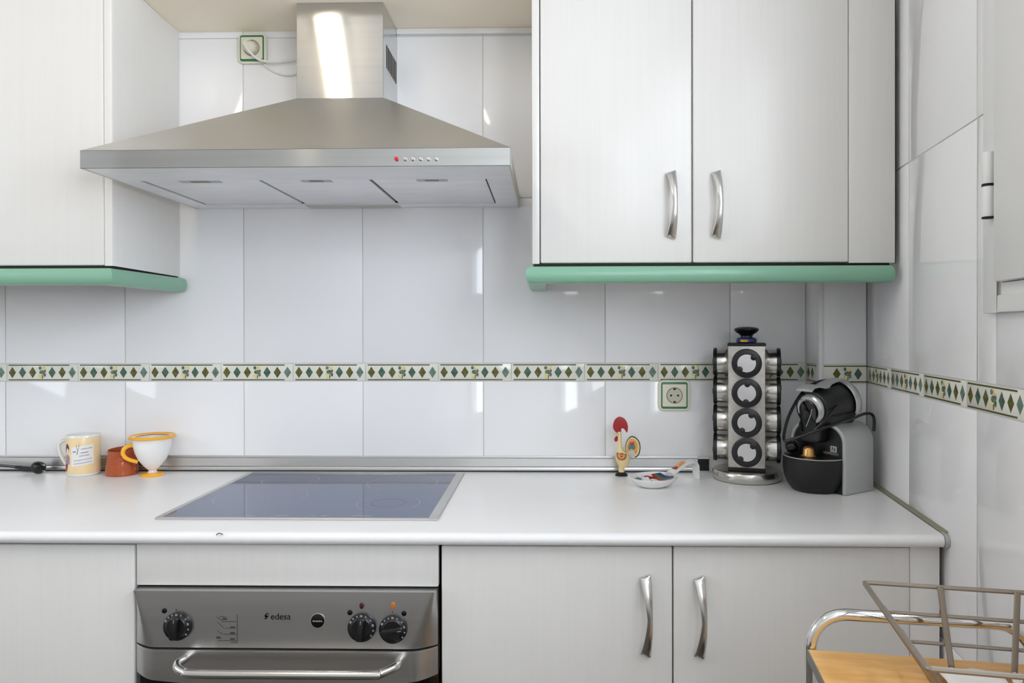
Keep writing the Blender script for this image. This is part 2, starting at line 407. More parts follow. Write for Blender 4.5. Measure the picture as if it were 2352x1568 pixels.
# ------------------------------------------------------------------ wall cabinets
ZC0, ZC1, YF = 1.441, 2.121, -.34
wl = thing('wall_cabinet', 'white wall cabinet with green lower edge left of the cooker hood', 'cabinet', (-1.6, -.17, ZC0), group='wall cabinets')
obj('body', G().box(-2.2, -1.0415, YF+.024, -.001, ZC0, ZC1), LAMB, wl)
side = [(-1.0395, -.001), (-1.0206, -.001)]+[(-1.0000, YF+.008), (-1.0025, YF+.002), (-1.009, YF), (-1.0190, YF), (-1.0195, YF+.004), (-1.0395, YF+.02)]
obj('side_panel', G().prism([(x, y, ZC0) for x, y in side], (0, 0, ZC1-ZC0)), LAM, wl)
for x0, x1 in ((-1.6096, -1.0216), (-2.2, -1.6126)): obj('door', G().box(x0, x1, YF, YF+.02, ZC0+.001, ZC1), LAM, wl, bevel=.004, seg=3)
def rail_profile(front=True):
    h0, h1 = 1.3975, 1.4345; c = (h0+h1)/2; r = (h1-h0)/2
    return [(.046, h0), (.012, h0)]+[(.012-.012*math.sin(R(a)), c-r*math.cos(R(a))) for a in range(0, 181, 15)]+[(.012, h1), (.046, h1)]
pf = rail_profile()
def rail(parent, path, label=None):
    """path: list of (outer point, inward direction scaled so that profile depth maps properly)"""
    rings = [[Vector((p[0]+d[0]*q, p[1]+d[1]*q, z)) for q, z in pf] for p, d in path]
    return obj('light_rail', G().loft(rings), GREEN, parent, label=label)
rail(wl, [((-2.2, -.362), (0, 1)), ((-.989, -.362), (-1, 1))], 'green rounded rail')
rail(wl, [((-.989, -.362), (-1, 1)), ((-.986, -.04), (-1, 0)), ((-.989, -.022), (-.93, .2)), ((-1.000, -.012), (-.6, .2))], 'green rounded rail')
obj('shadow_gap', G().box(-2.19, -1.035, -.335, -.002, 1.4345, ZC0), DARK, wl)
obj('shadow_gap', G().prism([(-1.035, -.335, 1.4345), (-1.004, -.335, 1.4345), (-1.0245, -.004, 1.4345), (-1.035, -.004, 1.4345)], (0, 0, ZC0-1.4345)), DARK, wl)

wr = thing('wall_cabinet', 'white two-door wall cabinet with green lower edge right of the cooker hood', 'cabinet', (.38, -.17, ZC0), group='wall cabinets')
g = G().prism([(-.0118, YF+.024, ZC0), (.786, YF+.024, ZC0), (.795, -.10, ZC0), (.70, -.10, ZC0), (.70, -.001, ZC0), (-.0118, -.001, ZC0)], (0, 0, ZC1-ZC0)); obj('body', g, LAMB, wr)
obj('side_panel', G().box(-.0304, -.0128, YF, -.001, ZC0, ZC1), LAM, wr, bevel=.003)
d1 = obj('door', G().box(-.0110, .3335, YF, YF+.02, ZC0+.002, ZC1), LAM, wr, bevel=.004, seg=3)
d2 = obj('door', G().box(.3362, .6862, YF, YF+.02, ZC0+.002, ZC1), LAM, wr, bevel=.004, seg=3)
obj('filler_panel', G().box(.6872, .7905, YF, YF+.018, ZC0, ZC1), LAM, wr, bevel=.001)
handle(d1, .2860, 1.497, 1.651, YF); handle(d2, .3875, 1.497, 1.651, YF)
obj('shadow_gap', G().box(.7905, .7950, YF+.006, YF+.02, ZC0, ZC1), DARK, wr)
rail(wr, [((-.045, -.362), (1, 1)), ((.765, -.362), (0, 1)), ((.782, -.358), (-.35, .95)), ((.789, -.345), (-.8, .6))], 'green rounded rail')
rail(wr, [((-.045, -.004), (1, 0)), ((-.045, -.362), (1, 1))], 'green rounded rail')
obj('shadow_gap', G().box(-.026, .78, -.335, -.104, 1.4345, ZC0), DARK, wr)

# ------------------------------------------------------------------ worktop and base units
ZW, ZWB, YW = .9, .876, -.607
prof = [(-.0008, ZWB), (-.0008, ZW), (-.0899, ZW), (-.0925, ZW), (-.3, ZW), (-.585, ZW)]
prof += [(-.595-.012*math.sin(R(a)), .888+.012*math.cos(R(a))) for a in range(0, 181, 15)] + [(-.585, ZWB), (-.0925, ZWB), (-.0899, ZWB)]
xe = lambda y: (DX-.003 if y > -.0905 else rwx(y)-.0105)
g = G().loft([[Vector((XL+.002, y, z)) for y, z in prof], [Vector((xe(y), y, z)) for y, z in prof]], False)
g.f += [tuple(range(22))]+[tuple(22+i for i in f) for f in ((0, 1, 2, 21), (21, 2, 3, 20), (20, 3, 4, 5, 19), (19, 5)+tuple(range(6, 19)))]
wt = obj('worktop', g, TOP); tag(wt, 'long white worktop with rounded front edge under the hob and mugs', 'worktop')
obj('chip', G().tube(spline([at(497, 1228, -.6075), at(503, 1224, -.6075), at(512, 1227, -.6075)], 4), .0011, 6), GREYE, wt, label='small grey chip')
# sealant and end strip at the right wall
g = G().prism([wp(.004, .0005, ZW+.0004), wp(.004, .009, ZW+.0004), wp(.004, .0005, ZW+.006)], WD*.508)
obj('trim_3', g, SEAL, struct=True)
pr = [(.004+0, 0)]
g = G(); ringa = []; ringb = []
for a in range(-10, 191, 20):
    y = -.593-.0155*math.sin(R(a)); z = .888+.0145*math.cos(R(a)); ringa.append((y, z))
poly = ringa+[(-.585, .8735), (-.585, .9025)]
g.prism([Vector((rwx(y)-.0095, y, z)) for y, z in poly], (.0088, 0, 0)); obj('end_cap', g, SILV, wt, label='grey plastic end cap')

YD = -.585
bl = thing('base_cabinet', 'white base cabinet with plain door left of the oven', 'cabinet', (-1.04, -.29, .1), group='base cabinets')
obj('body', G().box(-1.27, -.8125, YD+.022, -.002, .1, ZWB-.001), LAMB, bl)
obj('door', G().box(-1.268, -.8095, YD, YD+.02, .105, ZWB-.006), LAM, bl, bevel=.003, seg=3)
obj('plinth', G().box(-1.27, -.8125, YD+.07, YD+.085, 0, .1), LAMB, bl)
bl2 = thing('base_cabinet', 'white base cabinet farthest left under the worktop', 'cabinet', (-1.57, -.29, .1), group='base cabinets')
obj('body', G().box(-1.87, -1.272, YD+.022, -.002, .1, ZWB-.001), LAMB, bl2)
obj('door', G().box(-1.868, -1.2705, YD, YD+.02, .105, ZWB-.006), LAM, bl2, bevel=.003, seg=3)
obj('plinth', G().box(-1.87, -1.272, YD+.07, YD+.085, 0, .1), LAMB, bl2)
ov_c = thing('oven_cabinet', 'white oven housing with blank strip between worktop and oven', 'cabinet', (-.507, -.29, .1))
g = G().box(-.812, -.8075, YD+.03, -.002, .1, ZWB-.001).box(-.2075, -.2045, YD+.03, -.002, .1, ZWB-.001).box(-.8075, -.2075, YD+.03, -.002, .1, .12)
obj('body', g, BROWN, ov_c)
obj('blank_panel', G().box(-.8048, -.2095, YD, YD+.018, .7905, ZWB-.004), LAM, ov_c, bevel=.002)
obj('plinth', G().box(-.8075, -.2075, YD+.07, YD+.085, 0, .1), LAMB, ov_c)
br = thing('base_cabinet', 'white two-door base cabinet with bow handles right of the oven', 'cabinet', (.28, -.29, .1), group='base cabinets')
g = G().prism([(-.2035, YD+.022, .1), (.752, YD+.022, .1), (.80, -.20, .1), (.80, -.10, .1), (.70, -.10, .1), (.70, -.002, .1), (-.2035, -.002, .1)], (0, 0, ZWB-.101)); obj('body', g, DARK, br)
d1 = obj('door', G().box(-.2035, .2445, YD, YD+.02, .105, ZWB-.005), LAM, br, bevel=.003, seg=3)
d2 = obj('door', G().box(.2472, .6990, YD, YD+.02, .105, ZWB-.005), LAM, br, bevel=.003, seg=3)
obj('filler_panel', G().box(.7005, .7575, YD+.003, YD+.02, .1, ZWB-.002), LAMB, br, bevel=.001)
handle(d1, .1925, .660, .818, YD); handle(d2, .2955, .6575, .816, YD)
obj('plinth', G().box(-.2035, .74, YD+.07, YD+.085, 0, .1), LAMB, br)

# aluminium upstand strip
us = thing('upstand_strip', 'brushed aluminium upstand strip running along the back of the worktop', 'upstand', (-1.0, -.008, ZW))
prof = [(-.0008, .9035), (-.0008, .9425), (-.003, .9425), (-.0036, .9385), (-.0052, .9375), (-.0078, .936), (-.0094, .915), (-.0122, .913), (-.0136, .909), (-.0136, .9055), (-.012, .9035)]
obj('strip', G().loft([[Vector((x, y, z)) for y, z in prof] for x in (XL+.002, .4165)]), ALU, us, ang=25)
obj('dark_gap_strip', G().box(XL+.002, .4165, -.0115, -.001, ZW+.0003, .9035), BLKM, us)  # black strip stands in for the dark gap under the profile
obj('end_core', G().box(.4165, .4475, -.0075, -.001, ZW+.004, .9365), BLKM, us, label='black plastic core at the open end')
obj('end_rail', G().box(.4165, .4480, -.0085, -.0008, .9365, .9425), ALU, us)
obj('end_rail', G().box(.4165, .4500, -.0085, -.0008, ZW+.0004, ZW+.004), ALU, us)

# ------------------------------------------------------------------ cooker hood
hx0, hx1, hy, hzb, hzt = -.9717, -.0717, -.499, 1.6295, 1.6672
cx0, cx1, cy, czb = -.6312, -.4096, -.1688, 1.879
hood = thing('cooker_hood', 'stainless steel pyramid chimney hood above the hob', 'cooker hood', (-.5217, -.2, hzb))
ch = G().box(cx0, cx1, cy, -.0006, czb, 2.1215); chim = obj('chimney', ch, STEEL, hood, bevel=.001, seg=1)
ch = G()
gx = cx1+.0006
a, b = at(887, 145, 0), at(908, 222, 0)
obj('vent_frame', G().box(cx1-.001, cx1+.0003, -.140, -.022, 1.965, 2.03), STEELD, chim)
for i in range(7):
    y = -.136+i*.0185; obj('vent_slot', G().box(cx1, cx1+.0007, y, y+.011, 1.968, 2.027), DARK, chim)
g = G().add([(hx0, hy, hzt), (hx1, hy, hzt), (hx1, -.0006, hzt), (hx0, -.0006, hzt), (cx0-.002, cy-.002, czb), (cx1+.002, cy-.002, czb), (cx1+.002, -.0006, czb), (cx0-.002, -.0006, czb)],
            [(0, 1, 5, 4), (1, 2, 6, 5), (2, 3, 7, 6), (3, 0, 4, 7), (4, 5, 6, 7), (3, 2, 1, 0)])
obj('canopy', g, STEELD, hood, ang=20)
obj('front_band', G().box(hx0, hx1, hy, hy+.004, hzb, hzt), STEEL, hood, bevel=.0008, seg=1)
for xa in (hx0, hx1-.003): obj('side_band', G().box(xa, xa+.003, hy+.004, -.0006, hzb, hzt), STEELD, hood)
# underside flange around the filters
zf = hzb+.004
fx = [atz(313, 410, zf).x, atz(593, 412, zf).x, atz(850, 412, zf).x, atz(1117, 406, zf).x]
fy0, fy1 = atz(600, 411, zf).y, atz(600, 468, zf).y
ex = [hx0+.003, fx[0], fx[3], hx1-.003]
g = G().box(ex[0], ex[1], hy+.004, -.001, zf-.003, zf+.001).box(ex[2], ex[3], hy+.004, -.001, zf-.003, zf+.001).box(ex[1], ex[2], hy+.004, fy0, zf-.003, zf+.001).box(ex[1], ex[2], fy1, -.001, zf-.003, zf+.001)
obj('underside', g, FILT, hood)
obj('rear_strip', G().box(fx[1], fx[2], fy1+.006, -.002, zf-.0045, zf-.003), STEELD, hood, label='darker bare strip')
obj('cavity', G().box(ex[0], ex[3], hy+.004, -.001, zf+.012, zf+.014), DARK, hood)
clipx = [(413, 508), (695, 765), (960, 1030)]
for i in range(3):
    x0, x1 = fx[i]+.004, fx[i+1]-.004
    fl = obj('grease_filter', G().box(x0, x1, fy0+.003, fy1-.003, zf-.001, zf+.008), FILT, hood, bevel=.002)
    c0, c1 = atz(clipx[i][0], 416, zf).x, atz(clipx[i][1], 416, zf).x
    obj('clip_plate', G().box(c0, c1, fy0+.006, fy0+.030, zf-.0022, zf-.001), SILV, fl, bevel=.0005, seg=1)
    obj('clip', G().box(c0+(c1-c0)*.28, c1-(c1-c0)*.28, fy0+.010, fy0+.024, zf-.0032, zf-.0022), SEAL, fl)
for i, px in enumerate((911, 930.5, 948, 966, 984, 1002)):
    c = at(px, 365, hy); mt = REDB if i == 0 else NICK
    obj('button', G().lathe([(.0042, hy), (.0042, hy-.004), (.0034, hy-.0055), (.001, hy-.0058)], 14, (c.x, 0, c.z), 'Y'), mt, hood, label='red indicator button' if i == 0 else None)

# ------------------------------------------------------------------ hob
hob = thing('hob', 'flush dark glass ceramic hob set in the white worktop', 'hob', (-.515, -.273, ZW))
bx0, bx1, by0, by1 = -.809, -.2218, -.513, -.033
g = G(); fr = .009
for x0, x1, y0, y1 in ((bx0, bx1, by0, by0+fr), (bx0, bx1, by1-fr*.7, by1), (bx0, bx0+fr, by0+fr, by1-fr*.7), (bx1-.020, bx1, by0+fr, by1-fr*.7)): g.box(x0, x1, y0, y1, ZW+.0003, ZW+.0036)
obj('frame', g, ALU, hob, bevel=.0006, seg=1)
gl_ = obj('glass', G().box(bx0+fr, bx1-.020, by0+fr, by1-fr*.7, ZW+.0003, ZW+.0028), GLASS, hob)
def ring(px, py, r0, r1, mat, name='zone_ring'):
    c = atz(px, py, ZW+.003); g = G(); n = 56; zz = ZW+.00285
    o_ = [(c.x+r1*math.cos(2*math.pi*k/n), c.y+r1*math.sin(2*math.pi*k/n), zz) for k in range(n)]; i_ = [(c.x+r0*math.cos(2*math.pi*k/n), c.y+r0*math.sin(2*math.pi*k/n), zz) for k in range(n)]
    g.loft([i_, o_], False); g2 = [(p[0], p[1], zz+.00012) for p in o_]
    return obj(name, g, mat, hob)
ring(600, 1140, .1035, .1048, HOBM); ring(668, 1102, .071, .0723, HOBM); ring(925, 1108, .088, .0893, HOBM); ring(892, 1155, .0695, .0708, HOBM); ring(892, 1154, .036, .0385, HOBD)
for px, wd in ((575, .018), (640, .012), (655, .012), (720, .012), (745, .012), (830, .040)):
    c = atz(px, 1184, ZW+.003); obj('touch_mark', G().box(c.x-wd/2, c.x+wd/2, c.y-.002, c.y+.002, ZW+.0028, ZW+.00295), HOBM, hob)

# ------------------------------------------------------------------ oven
ox0, ox1 = -.8035, -.2105
ov = thing('oven', 'built-in stainless steel oven with black knobs and bar handle', 'oven', (-.507, -.3, .12))
obj('oven_body', G().box(ox0+.004, ox1-.004, YD+.02, -.03, .125, .786), BLKM, ov)
def bulge(x, k, wd=.045):        # plan bulge: flat in the middle, curling back at the ends
    t = min(1, max(0, min(x-ox0, ox1-x)/wd)); return math.sin(t*math.pi/2)*k
XS = sorted({ox0+(ox1-ox0)*i/48 for i in range(49)} | {ox0+.0012*i for i in range(50)} | {ox1-.0012*i for i in range(50)}); NX = len(XS)-1
def bowed(z0, z1, k0, k1, ylow, thick, nz=6, zl=None, w0=.05, w1=.05):
    rings = []
    for i in range(NX+1):
        x = XS[i]; fr_ = []
        for j in range(nz+1):
            t = j/nz; zlo = zl(x) if zl else z0
            z = zlo+(z1-zlo)*t; fr_.append(Vector((x, ylow-bulge(x, k0+(k1-k0)*t, w0+(w1-w0)*t), z)))
        rings.append(fr_+[Vector((x, ylow+thick, z1)), Vector((x, ylow+thick, zl(x) if zl else z0))])
    return G().loft(rings)
cp = obj('control_panel', bowed(.6795, .787, .022, .018, YD-.002, .02, 8, None, .052, .004), OVST, ov)
YP = lambda z: YD-.002-(.022+(.018-.022)*(z-.6795)/(.787-.6795))
dp = obj('door', bowed(.600, .6735, .026, .024, YD-.002, .03, 5, lambda x: .622-.018*math.sin(math.pi*(x-ox0)/(ox1-ox0))), OVST, ov)
obj('door_lip', bowed(.6730, .6765, .026, .026, YD-.002, .03, 2), ALU, dp)
obj('door_glass', bowed(.13, .622, .016, .020, YD-.001, .02, 3), OVG, dp)
hb = lambda px, py, Y: at(px, py, Y)
pts = [hb(425, 1512, YD-.026), hb(420, 1516, YD-.040), hb(408, 1523, YD-.055), hb(408, 1534, YD-.068), hb(422, 1543, YD-.076), hb(450, 1547.5, YD-.080), hb(650, 1549, YD-.081), hb(850, 1550, YD-.080), hb(872, 1547, YD-.076), hb(893, 1539, YD-.066), hb(910, 1530, YD-.054), hb(915, 1525, YD-.040), hb(914, 1521, YD-.026)]
obj('bar_handle', G().tube(spline(pts, 5), .0078, 14), NICK, dp)
def knob(px, py, r, ang):
    z = at(px, py, YD-.02).z; y = YP(z); c = at(px, py, y-.008); sl = math.atan2(.004, .1195)
    g = G().lathe([(r, 0), (r, -.006), (r*.96, -.008), (r*.72, -.0095), (r*.66, -.011)], 36, (0, 0, 0), 'Y')
    Mx = Matrix.Translation((c.x, y, c.z)) @ Matrix.Rotation(-sl, 4, 'X')
    kn = obj('knob', g.xf(Mx), BLK, cp)
    g = G().prism([(q[0], -.009, q[1]) for q in rrect(-r*.24, r*.24, -r*.78, r*.78, r*.2)], (0, -.013, 0)); g.xf(Mx @ Matrix.Rotation(ang, 4, 'Y')); obj('grip', g, BLK, kn, bevel=.0015)
    n = 0
    for a in (-60, -40, -20, 0, 22, 50, 75, 100, 125):
        g = G().box(-.0013, .0013, -.0092, -.0086, r*.82, r*.93) if a % 3 else G().box(-.0022, .0022, -.0092, -.0086, r*.80, r*.93)
        g.xf(Mx @ Matrix.Rotation(R(a), 4, 'Y')); obj('dial_mark', g, SILVB, kn)
    g = G().box(-.0006, .0006, -.0224, -.0219, r*.45, r*.7); g.xf(Mx @ Matrix.Rotation(ang, 4, 'Y')); obj('pointer', g, SILVB, kn)
knob(405, 1440, .0270, R(6)); knob(829.5, 1443, .0270, R(8)); knob(901.5, 1447, .0268, R(80))
def pdisc(px, py, rx, rz_, mat, name, h=.0012, par=None):
    z = at(px, py, YD-.02).z; y = YP(z); c = at(px, py, y); sl = math.atan2(.004, .1195)
    g = G().lathe([(1, .0002), (1, -h), (.8, -h*1.25)], 24, (0, 0, 0), 'Y', rx, rz_); g.xf(Matrix.Translation((c.x, y, c.z)) @ Matrix.Rotation(-sl, 4, 'X'))
    return obj(name, g, mat, cp), Matrix.Translation((c.x, y-h*1.3-.0003, c.z)) @ Matrix.Rotation(-sl, 4, 'X') @ FRONT
for px, py, s_ in ((378, 1402, 'A'), (804, 1406, 'P'), (928, 1408, 'C')):
    o, mw = pdisc(px, py, .0050, .0050, BLKG, 'dial_badge'); 
pdisc(831, 1390, .0042, .0062, REDL, 'indicator_lamp', .002); pdisc(903, 1390, .0042, .0064, AMBR, 'indicator_lamp', .002)
for px, py in ((405, 1400), (829, 1423), (901, 1405)): pdisc(px, py, .0012, .0012, DARK, 'index_dot', .0003)
o, mw = pdisc(730, 1425, .0145, .0145, ALU, 'round_badge_rim', .0008); o, mw = pdisc(730, 1425, .0130, .0130, BLKG, 'round_badge', .0014)
for i in range(9):
    x = -.0085+i*.0021
    g = G().box(x-.0006, x+.0006, -.0002, .0002, -.0016+.0004*(i % 2), .0016-.0004*(i % 3)); g.xf(mw @ Matrix.Rotation(R(-90), 4, 'X')); obj('badge_mark', g, SILV, cp)
z = at(640, 1415, YD-.02).z; y = YP(z)-.0006; c = at(644.5, 1416, y); sl = math.atan2(.004, .1195)
text_mesh('lettering', 'edesa', .0172, BLKG, cp, Matrix.Translation((c.x, y, c.z)) @ Matrix.Rotation(-sl, 4, 'X') @ FRONT, .0002, label='dark lettering edesa')
c = at(611.5, 1415, y)
sw = [(.0058, .0055), (.0040, .0072), (.0010, .0062), (-.0012, .0035), (-.0012, .0008), (.0012, -.0004), (.0040, .0006), (.0052, .0022), (.0030, .0032), (.0004, .0026)]
for sgn in (1, -1):
    q = [(c.x+(p[0]-.001)*sgn*(.9 if sgn > 0 else .55), y, c.z+(p[1]-.001)*sgn*(.9 if sgn > 0 else .75)) for p in sw[:8]]
    obj('emblem', G().tube(spline(q, 4), .0010, 6), BLKG, cp)
for a, b in (((545, 1411), (545, 1475)), ((512, 1427), (543, 1427)), ((517, 1442), (543, 1442)), ((514, 1456), (543, 1456)), ((500, 1471), (543, 1471)), ((530, 1475), (545, 1475)), ((497, 1416), (512, 1427)), ((499, 1428), (514, 1442)), ((499, 1448), (512, 1456)), ((500, 1460), (508, 1466)), ((505, 1415), (520, 1417))):
    za = at(*a, YD-.02).z; zb_ = at(*b, YD-.02).z
    obj('diagram_line', G().tube([at(*a, YP(za)-.0002), at(*b, YP(zb_)-.0002)], .0006, 5), DIAG, cp)
for px, py in ((534, 1440), (534, 1453), (534, 1467), (516, 1421), (502, 1464)):
    zz = at(px, py, YD-.02).z; c = at(px, py, YP(zz)-.0002); obj('diagram_block', G().box(c.x-.0045, c.x+.0045, c.y-.0004, c.y+.0006, c.z-.0016, c.z+.0016), DIAG, cp)

# ------------------------------------------------------------------ sockets
def socket(name_label, x0, x1, z0, z1):
    cx, cz = (x0+x1)/2, (z0+z1)/2; wd = x1-x0
    t = thing('wall_socket', name_label, 'socket', (cx, 0, cz), group='green-rimmed wall sockets')
    def plate(nm, h, hz, r, y0, y1, mat, bev=.0015):
        return obj(nm, G().prism([(cx+p[0], y0, cz+p[1]) for p in rrect(-h, h, -hz, hz, r, 6)], (0, y1-y0, 0)), mat, t, bevel=bev)
    plate('surround', wd/2, (z1-z0)/2, .014, -.0006, -.009, CREAM, .003)
    plate('green_ring', wd*.415, (z1-z0)*.435, .006, -.009, -.0102, GREENP, .0006)
    plate('cover', wd*.375, (z1-z0)*.365, .003, -.010, -.0125, CREAM, .0008)
    obj('well_ring', G().lathe([(.0225, -.0125), (.0225, -.0132), (.0205, -.0132), (.0200, -.0127), (.0195, -.0126)], 32, (cx, 0, cz), 'Y'), SEAL, t)
    obj('well', G().lathe([(.0195, -.0126), (.0195, -.0128)], 32, (cx, 0, cz), 'Y'), M('socket_well', (200, 196, 178), .5), t)
    for dx in (-.0095, .0095): obj('pin_hole', G().lathe([(.0029, -.0127), (.0029, -.0131)], 14, (cx+dx, 0, cz), 'Y'), DARK, t)
    for dz in (-.0175, .0175): obj('earth_clip', G().box(cx-.003, cx+.003, -.0140, -.0126, cz+dz-.002, cz+dz+.002), DARK, t)
    obj('screw', G().lathe([(.0016, -.0127), (.0016, -.0132)], 10, (cx, 0, cz), 'Y'), SILV, t)
    return t, cx, cz
socket('empty cream wall socket with green rim beside the spice rack', .3093, .3963, 1.0688, 1.1528)
t, sx_, sz_ = socket('cream wall socket with green rim and plug beside the hood chimney', -.8517, -.7713, 2.0306, 2.1137)
hp = thing('hood_plug', 'cream plug and white cord running to the hood chimney', 'plug', (sx_, -.0135, sz_))
obj('plug_body', G().lathe([(.0172, -.0142), (.0172, -.024), (.0150, -.029), (.010, -.0325)], 24, (sx_-.001, 0, sz_-.001), 'Y'), CREAM, hp)
cpts = [(sx_-.008, -.032, sz_+.010), (sx_-.010, -.036, sz_+.003), (sx_-.002, -.033, sz_-.012), (sx_+.012, -.028, sz_-.028), (sx_+.03, -.020, sz_-.038), (sx_+.065, -.014, sz_-.040), (sx_+.100, -.012, sz_-.036), (sx_+.145, -.010, sz_-.028), (cx0-.001, -.010, sz_-.024)]
obj('cord', G().tube(spline(cpts, 6), .0034, 8), WHITEP, hp)
obj('cord_slack', G().tube(spline([(sx_+.035, -.010, sz_-.046), (sx_+.06, -.006, sz_-.064), (sx_+.10, -.005, sz_-.074), (sx_+.14, -.006, sz_-.062), (cx0-.001, -.008, sz_-.045)], 6), .0022, 7), WHITEP, hp)

# ------------------------------------------------------------------ mugs and pot
def lathe_cup(prof, n=48): return G().lathe(prof, n, cap=False)
mx_, my_ = -1.2585, -.0565
mug = thing('mug', 'tall beige printed mug with white handle and note beside the black plug', 'mug', (mx_, my_, ZW+.0003), local=True)
r = .0405
obj('cup', G().loft([[(q*math.cos(2*math.pi*k/48), q*math.sin(2*math.pi*k/48), z) for k in range(48)] for q, z in ((.0001, 0), (.036, 0), (.0385, .002), (r, .006), (r, .1085), (r-.001, .110), (r-.003, .1085), (r-.0035, .01), (.0001, .008))], False), CERW, mug)
obj('printed_sleeve',
    G().loft([[((r+e)*math.cos(2*math.pi*k/48), (r+e)*math.sin(2*math.pi*k/48), z) for k in range(48)] for z, e in ((.007, .0001), (.008, .0004), (.1035, .0004), (.1045, .0001))], False), BEIG, mug)
obj('handle', G().tube(spline([(-.0395, .004, .090), (-.052, .002, .093), (-.066, 0, .083), (-.067, 0, .068), (-.060, 0, .048), (-.049, .002, .028), (-.0385, .004, .018)], 6), .0045, 10, sq=1.35), CERW, mug)
def cyl_patch(pts, rr, name, mat, par, lab=None):       # polygon in (angle deg from the front, z) wrapped on the mug
    n = 8; g = G(); zs = [p[1] for p in pts]; 
    pts = [(a+26, z) for a, z in pts]; P = [(rr*math.sin(R(a)), -rr*math.cos(R(a)), z) for a, z in pts]
    c = (rr*math.sin(R(sum(p[0] for p in pts)/len(pts))), -rr*math.cos(R(sum(p[0] for p in pts)/len(pts))), sum(zs)/len(zs))
    m = len(P); g.add(P+[c], [(i, (i+1) % m, m) for i in range(m)]); return obj(name, g, mat, par, label=lab)
def cyl_rect(a0, a1, z0, z1, rr, name, mat, par, tilt=0):
    n = 10; g = G(); b = []; t_ = []
    for i in range(n+1):
        a = a0+(a1-a0)*i/n; dz = tilt*i/n; b.append((rr*math.sin(R(a)), -rr*math.cos(R(a)), z0+dz)); t_.append((rr*math.sin(R(a)), -rr*math.cos(R(a)), z1+dz))
    g.add(b+t_, [(i, i+1, n+2+i, n+1+i) for i in range(n)]); return obj(name, g, mat, par)
note = cyl_rect(-8, 68, .028, .080, r+.0008, 'note', PAPER, mug, .006)
for zl, a0, a1 in ((.0745, -12, 20), (.0645, -14, 8), (.0565, -18, 12), (.046, -34, 20), (.0375, -34, 20), (.070, -37, -27)):
    q = []
    for i in range(26):
        a = (a0+(a1-a0)*i/25)*1.15+40; zz = zl+.006*(a+8)/76-.003+.0011*math.sin(i*2.1)+.0006*math.sin(i*3.7); q.append(((r+.001)*math.sin(R(a)), -(r+.001)*math.cos(R(a)), zz))
    obj('handwriting', G().tube(q, .0005, 4), INK, note)
obj('scribble', G().tube(spline([((r+.001)*math.sin(R(a)), -(r+.001)*math.cos(R(a)), z) for a, z in ((10, .085), (15, .068), (11, .060), (17, .074), (20, .087))], 5), .0005, 4), INK, note)
fig = [('figure_hair', PLUM, [(-66, .075), (-60, .088), (-50, .087), (-44, .077), (-46, .070), (-62, .066)]), ('figure_face', CERW, [(-58, .066), (-57, .075), (-50, .077), (-46, .071), (-50, .064)]),
       ('figure_dress', MAUV, [(-64, .034), (-62, .056), (-52, .060), (-42, .052), (-44, .034)]), ('figure_legs', RED, [(-66, .014), (-64, .034), (-52, .034), (-54, .024), (-60, .014)])]
for i, (nm, mt, pts) in enumerate(fig): cyl_patch(pts, r+.0010+.0002*i, nm, mt, mug)

tx, ty = -1.1540, -.0530
pot = thing('jug', 'small brown glazed terracotta jug between the mug and the yellow-rimmed cup', 'jug', (tx, ty, ZW+.0003), local=True)
q = [(.0001, 0), (.038, 0), (.0405, .003), (.0405, .012), (.0385, .030), (.0350, .050), (.0335, .058), (.0352, .066), (.0355, .068), (.0335, .068), (.0318, .060), (.034, .035), (.036, .01), (.0001, .006)]
def lip(k, z): return 1+.12*max(0, (z-.045)/.02)*max(0, math.cos(2*math.pi*k/48-R(110)))**6
obj('bowl', G().loft([[(a*lip(k, z)*math.cos(2*math.pi*k/48), a*lip(k, z)*math.sin(2*math.pi*k/48), z+.003*max(0, (z-.05)/.02)*math.sin(2*math.pi*k/48)) for k in range(48)] for a, z in q], False), TERR, pot)
obj('handle_stub', G().loft([[Vector((.018+.010*math.cos(2*math.pi*k/14)*s_, -.033-d_, .046+.008*math.sin(2*math.pi*k/14)*s_)) for k in range(14)] for s_, d_ in ((1, -.004), (.95, .001), (.75, .004), (.3, .0052))]), TERR, pot)

ux, uy = -1.0640, -.0640
cup = thing('cup', 'white cup with yellow rim, yellow handle and yellow foot', 'cup', (ux, uy, ZW+.0003), local=True)
q = [(.0001, .014), (.012, .016), (.022, .026), (.034, .042), (.043, .062), (.0475, .082), (.0490, .102), (.0478, .103), (.0455, .082), (.041, .062), (.030, .040), (.0001, .024)]
obj('bowl', G().loft([[(a*math.cos(2*math.pi*k/48), a*math.sin(2*math.pi*k/48), z) for k in range(48)] for a, z in q], False), CERW, cup)
obj('rim', G().tube([(.0545*math.cos(2*math.pi*k/48), .0545*math.sin(2*math.pi*k/48), .1048) for k in range(48)], .0040, 10, True), YELL, cup)
obj('rim_flare', G().lathe([(.0485, .1015), (.054, .1035), (.054, .1072), (.040, .1055)], 48, cap=False), YELL, cup)
obj('foot', G().lathe([(.029, 0), (.030, .002), (.027, .0055), (.014, .008)], 36), YELL, cup)
obj('stem', G().lathe([(.016, .006), (.011, .010), (.010, .014), (.014, .019)], 28), M('pale_lilac_glaze', (224, 208, 216), .15), cup)
obj('handle', G().tube(spline([(-d_*.9, -d_*.44, z_) for d_, z_ in ((.042, .082), (.054, .083), (.066, .076), (.070, .064), (.064, .052), (.052, .044), (.035, .038))], 6), .0052, 10), YELL, cup)

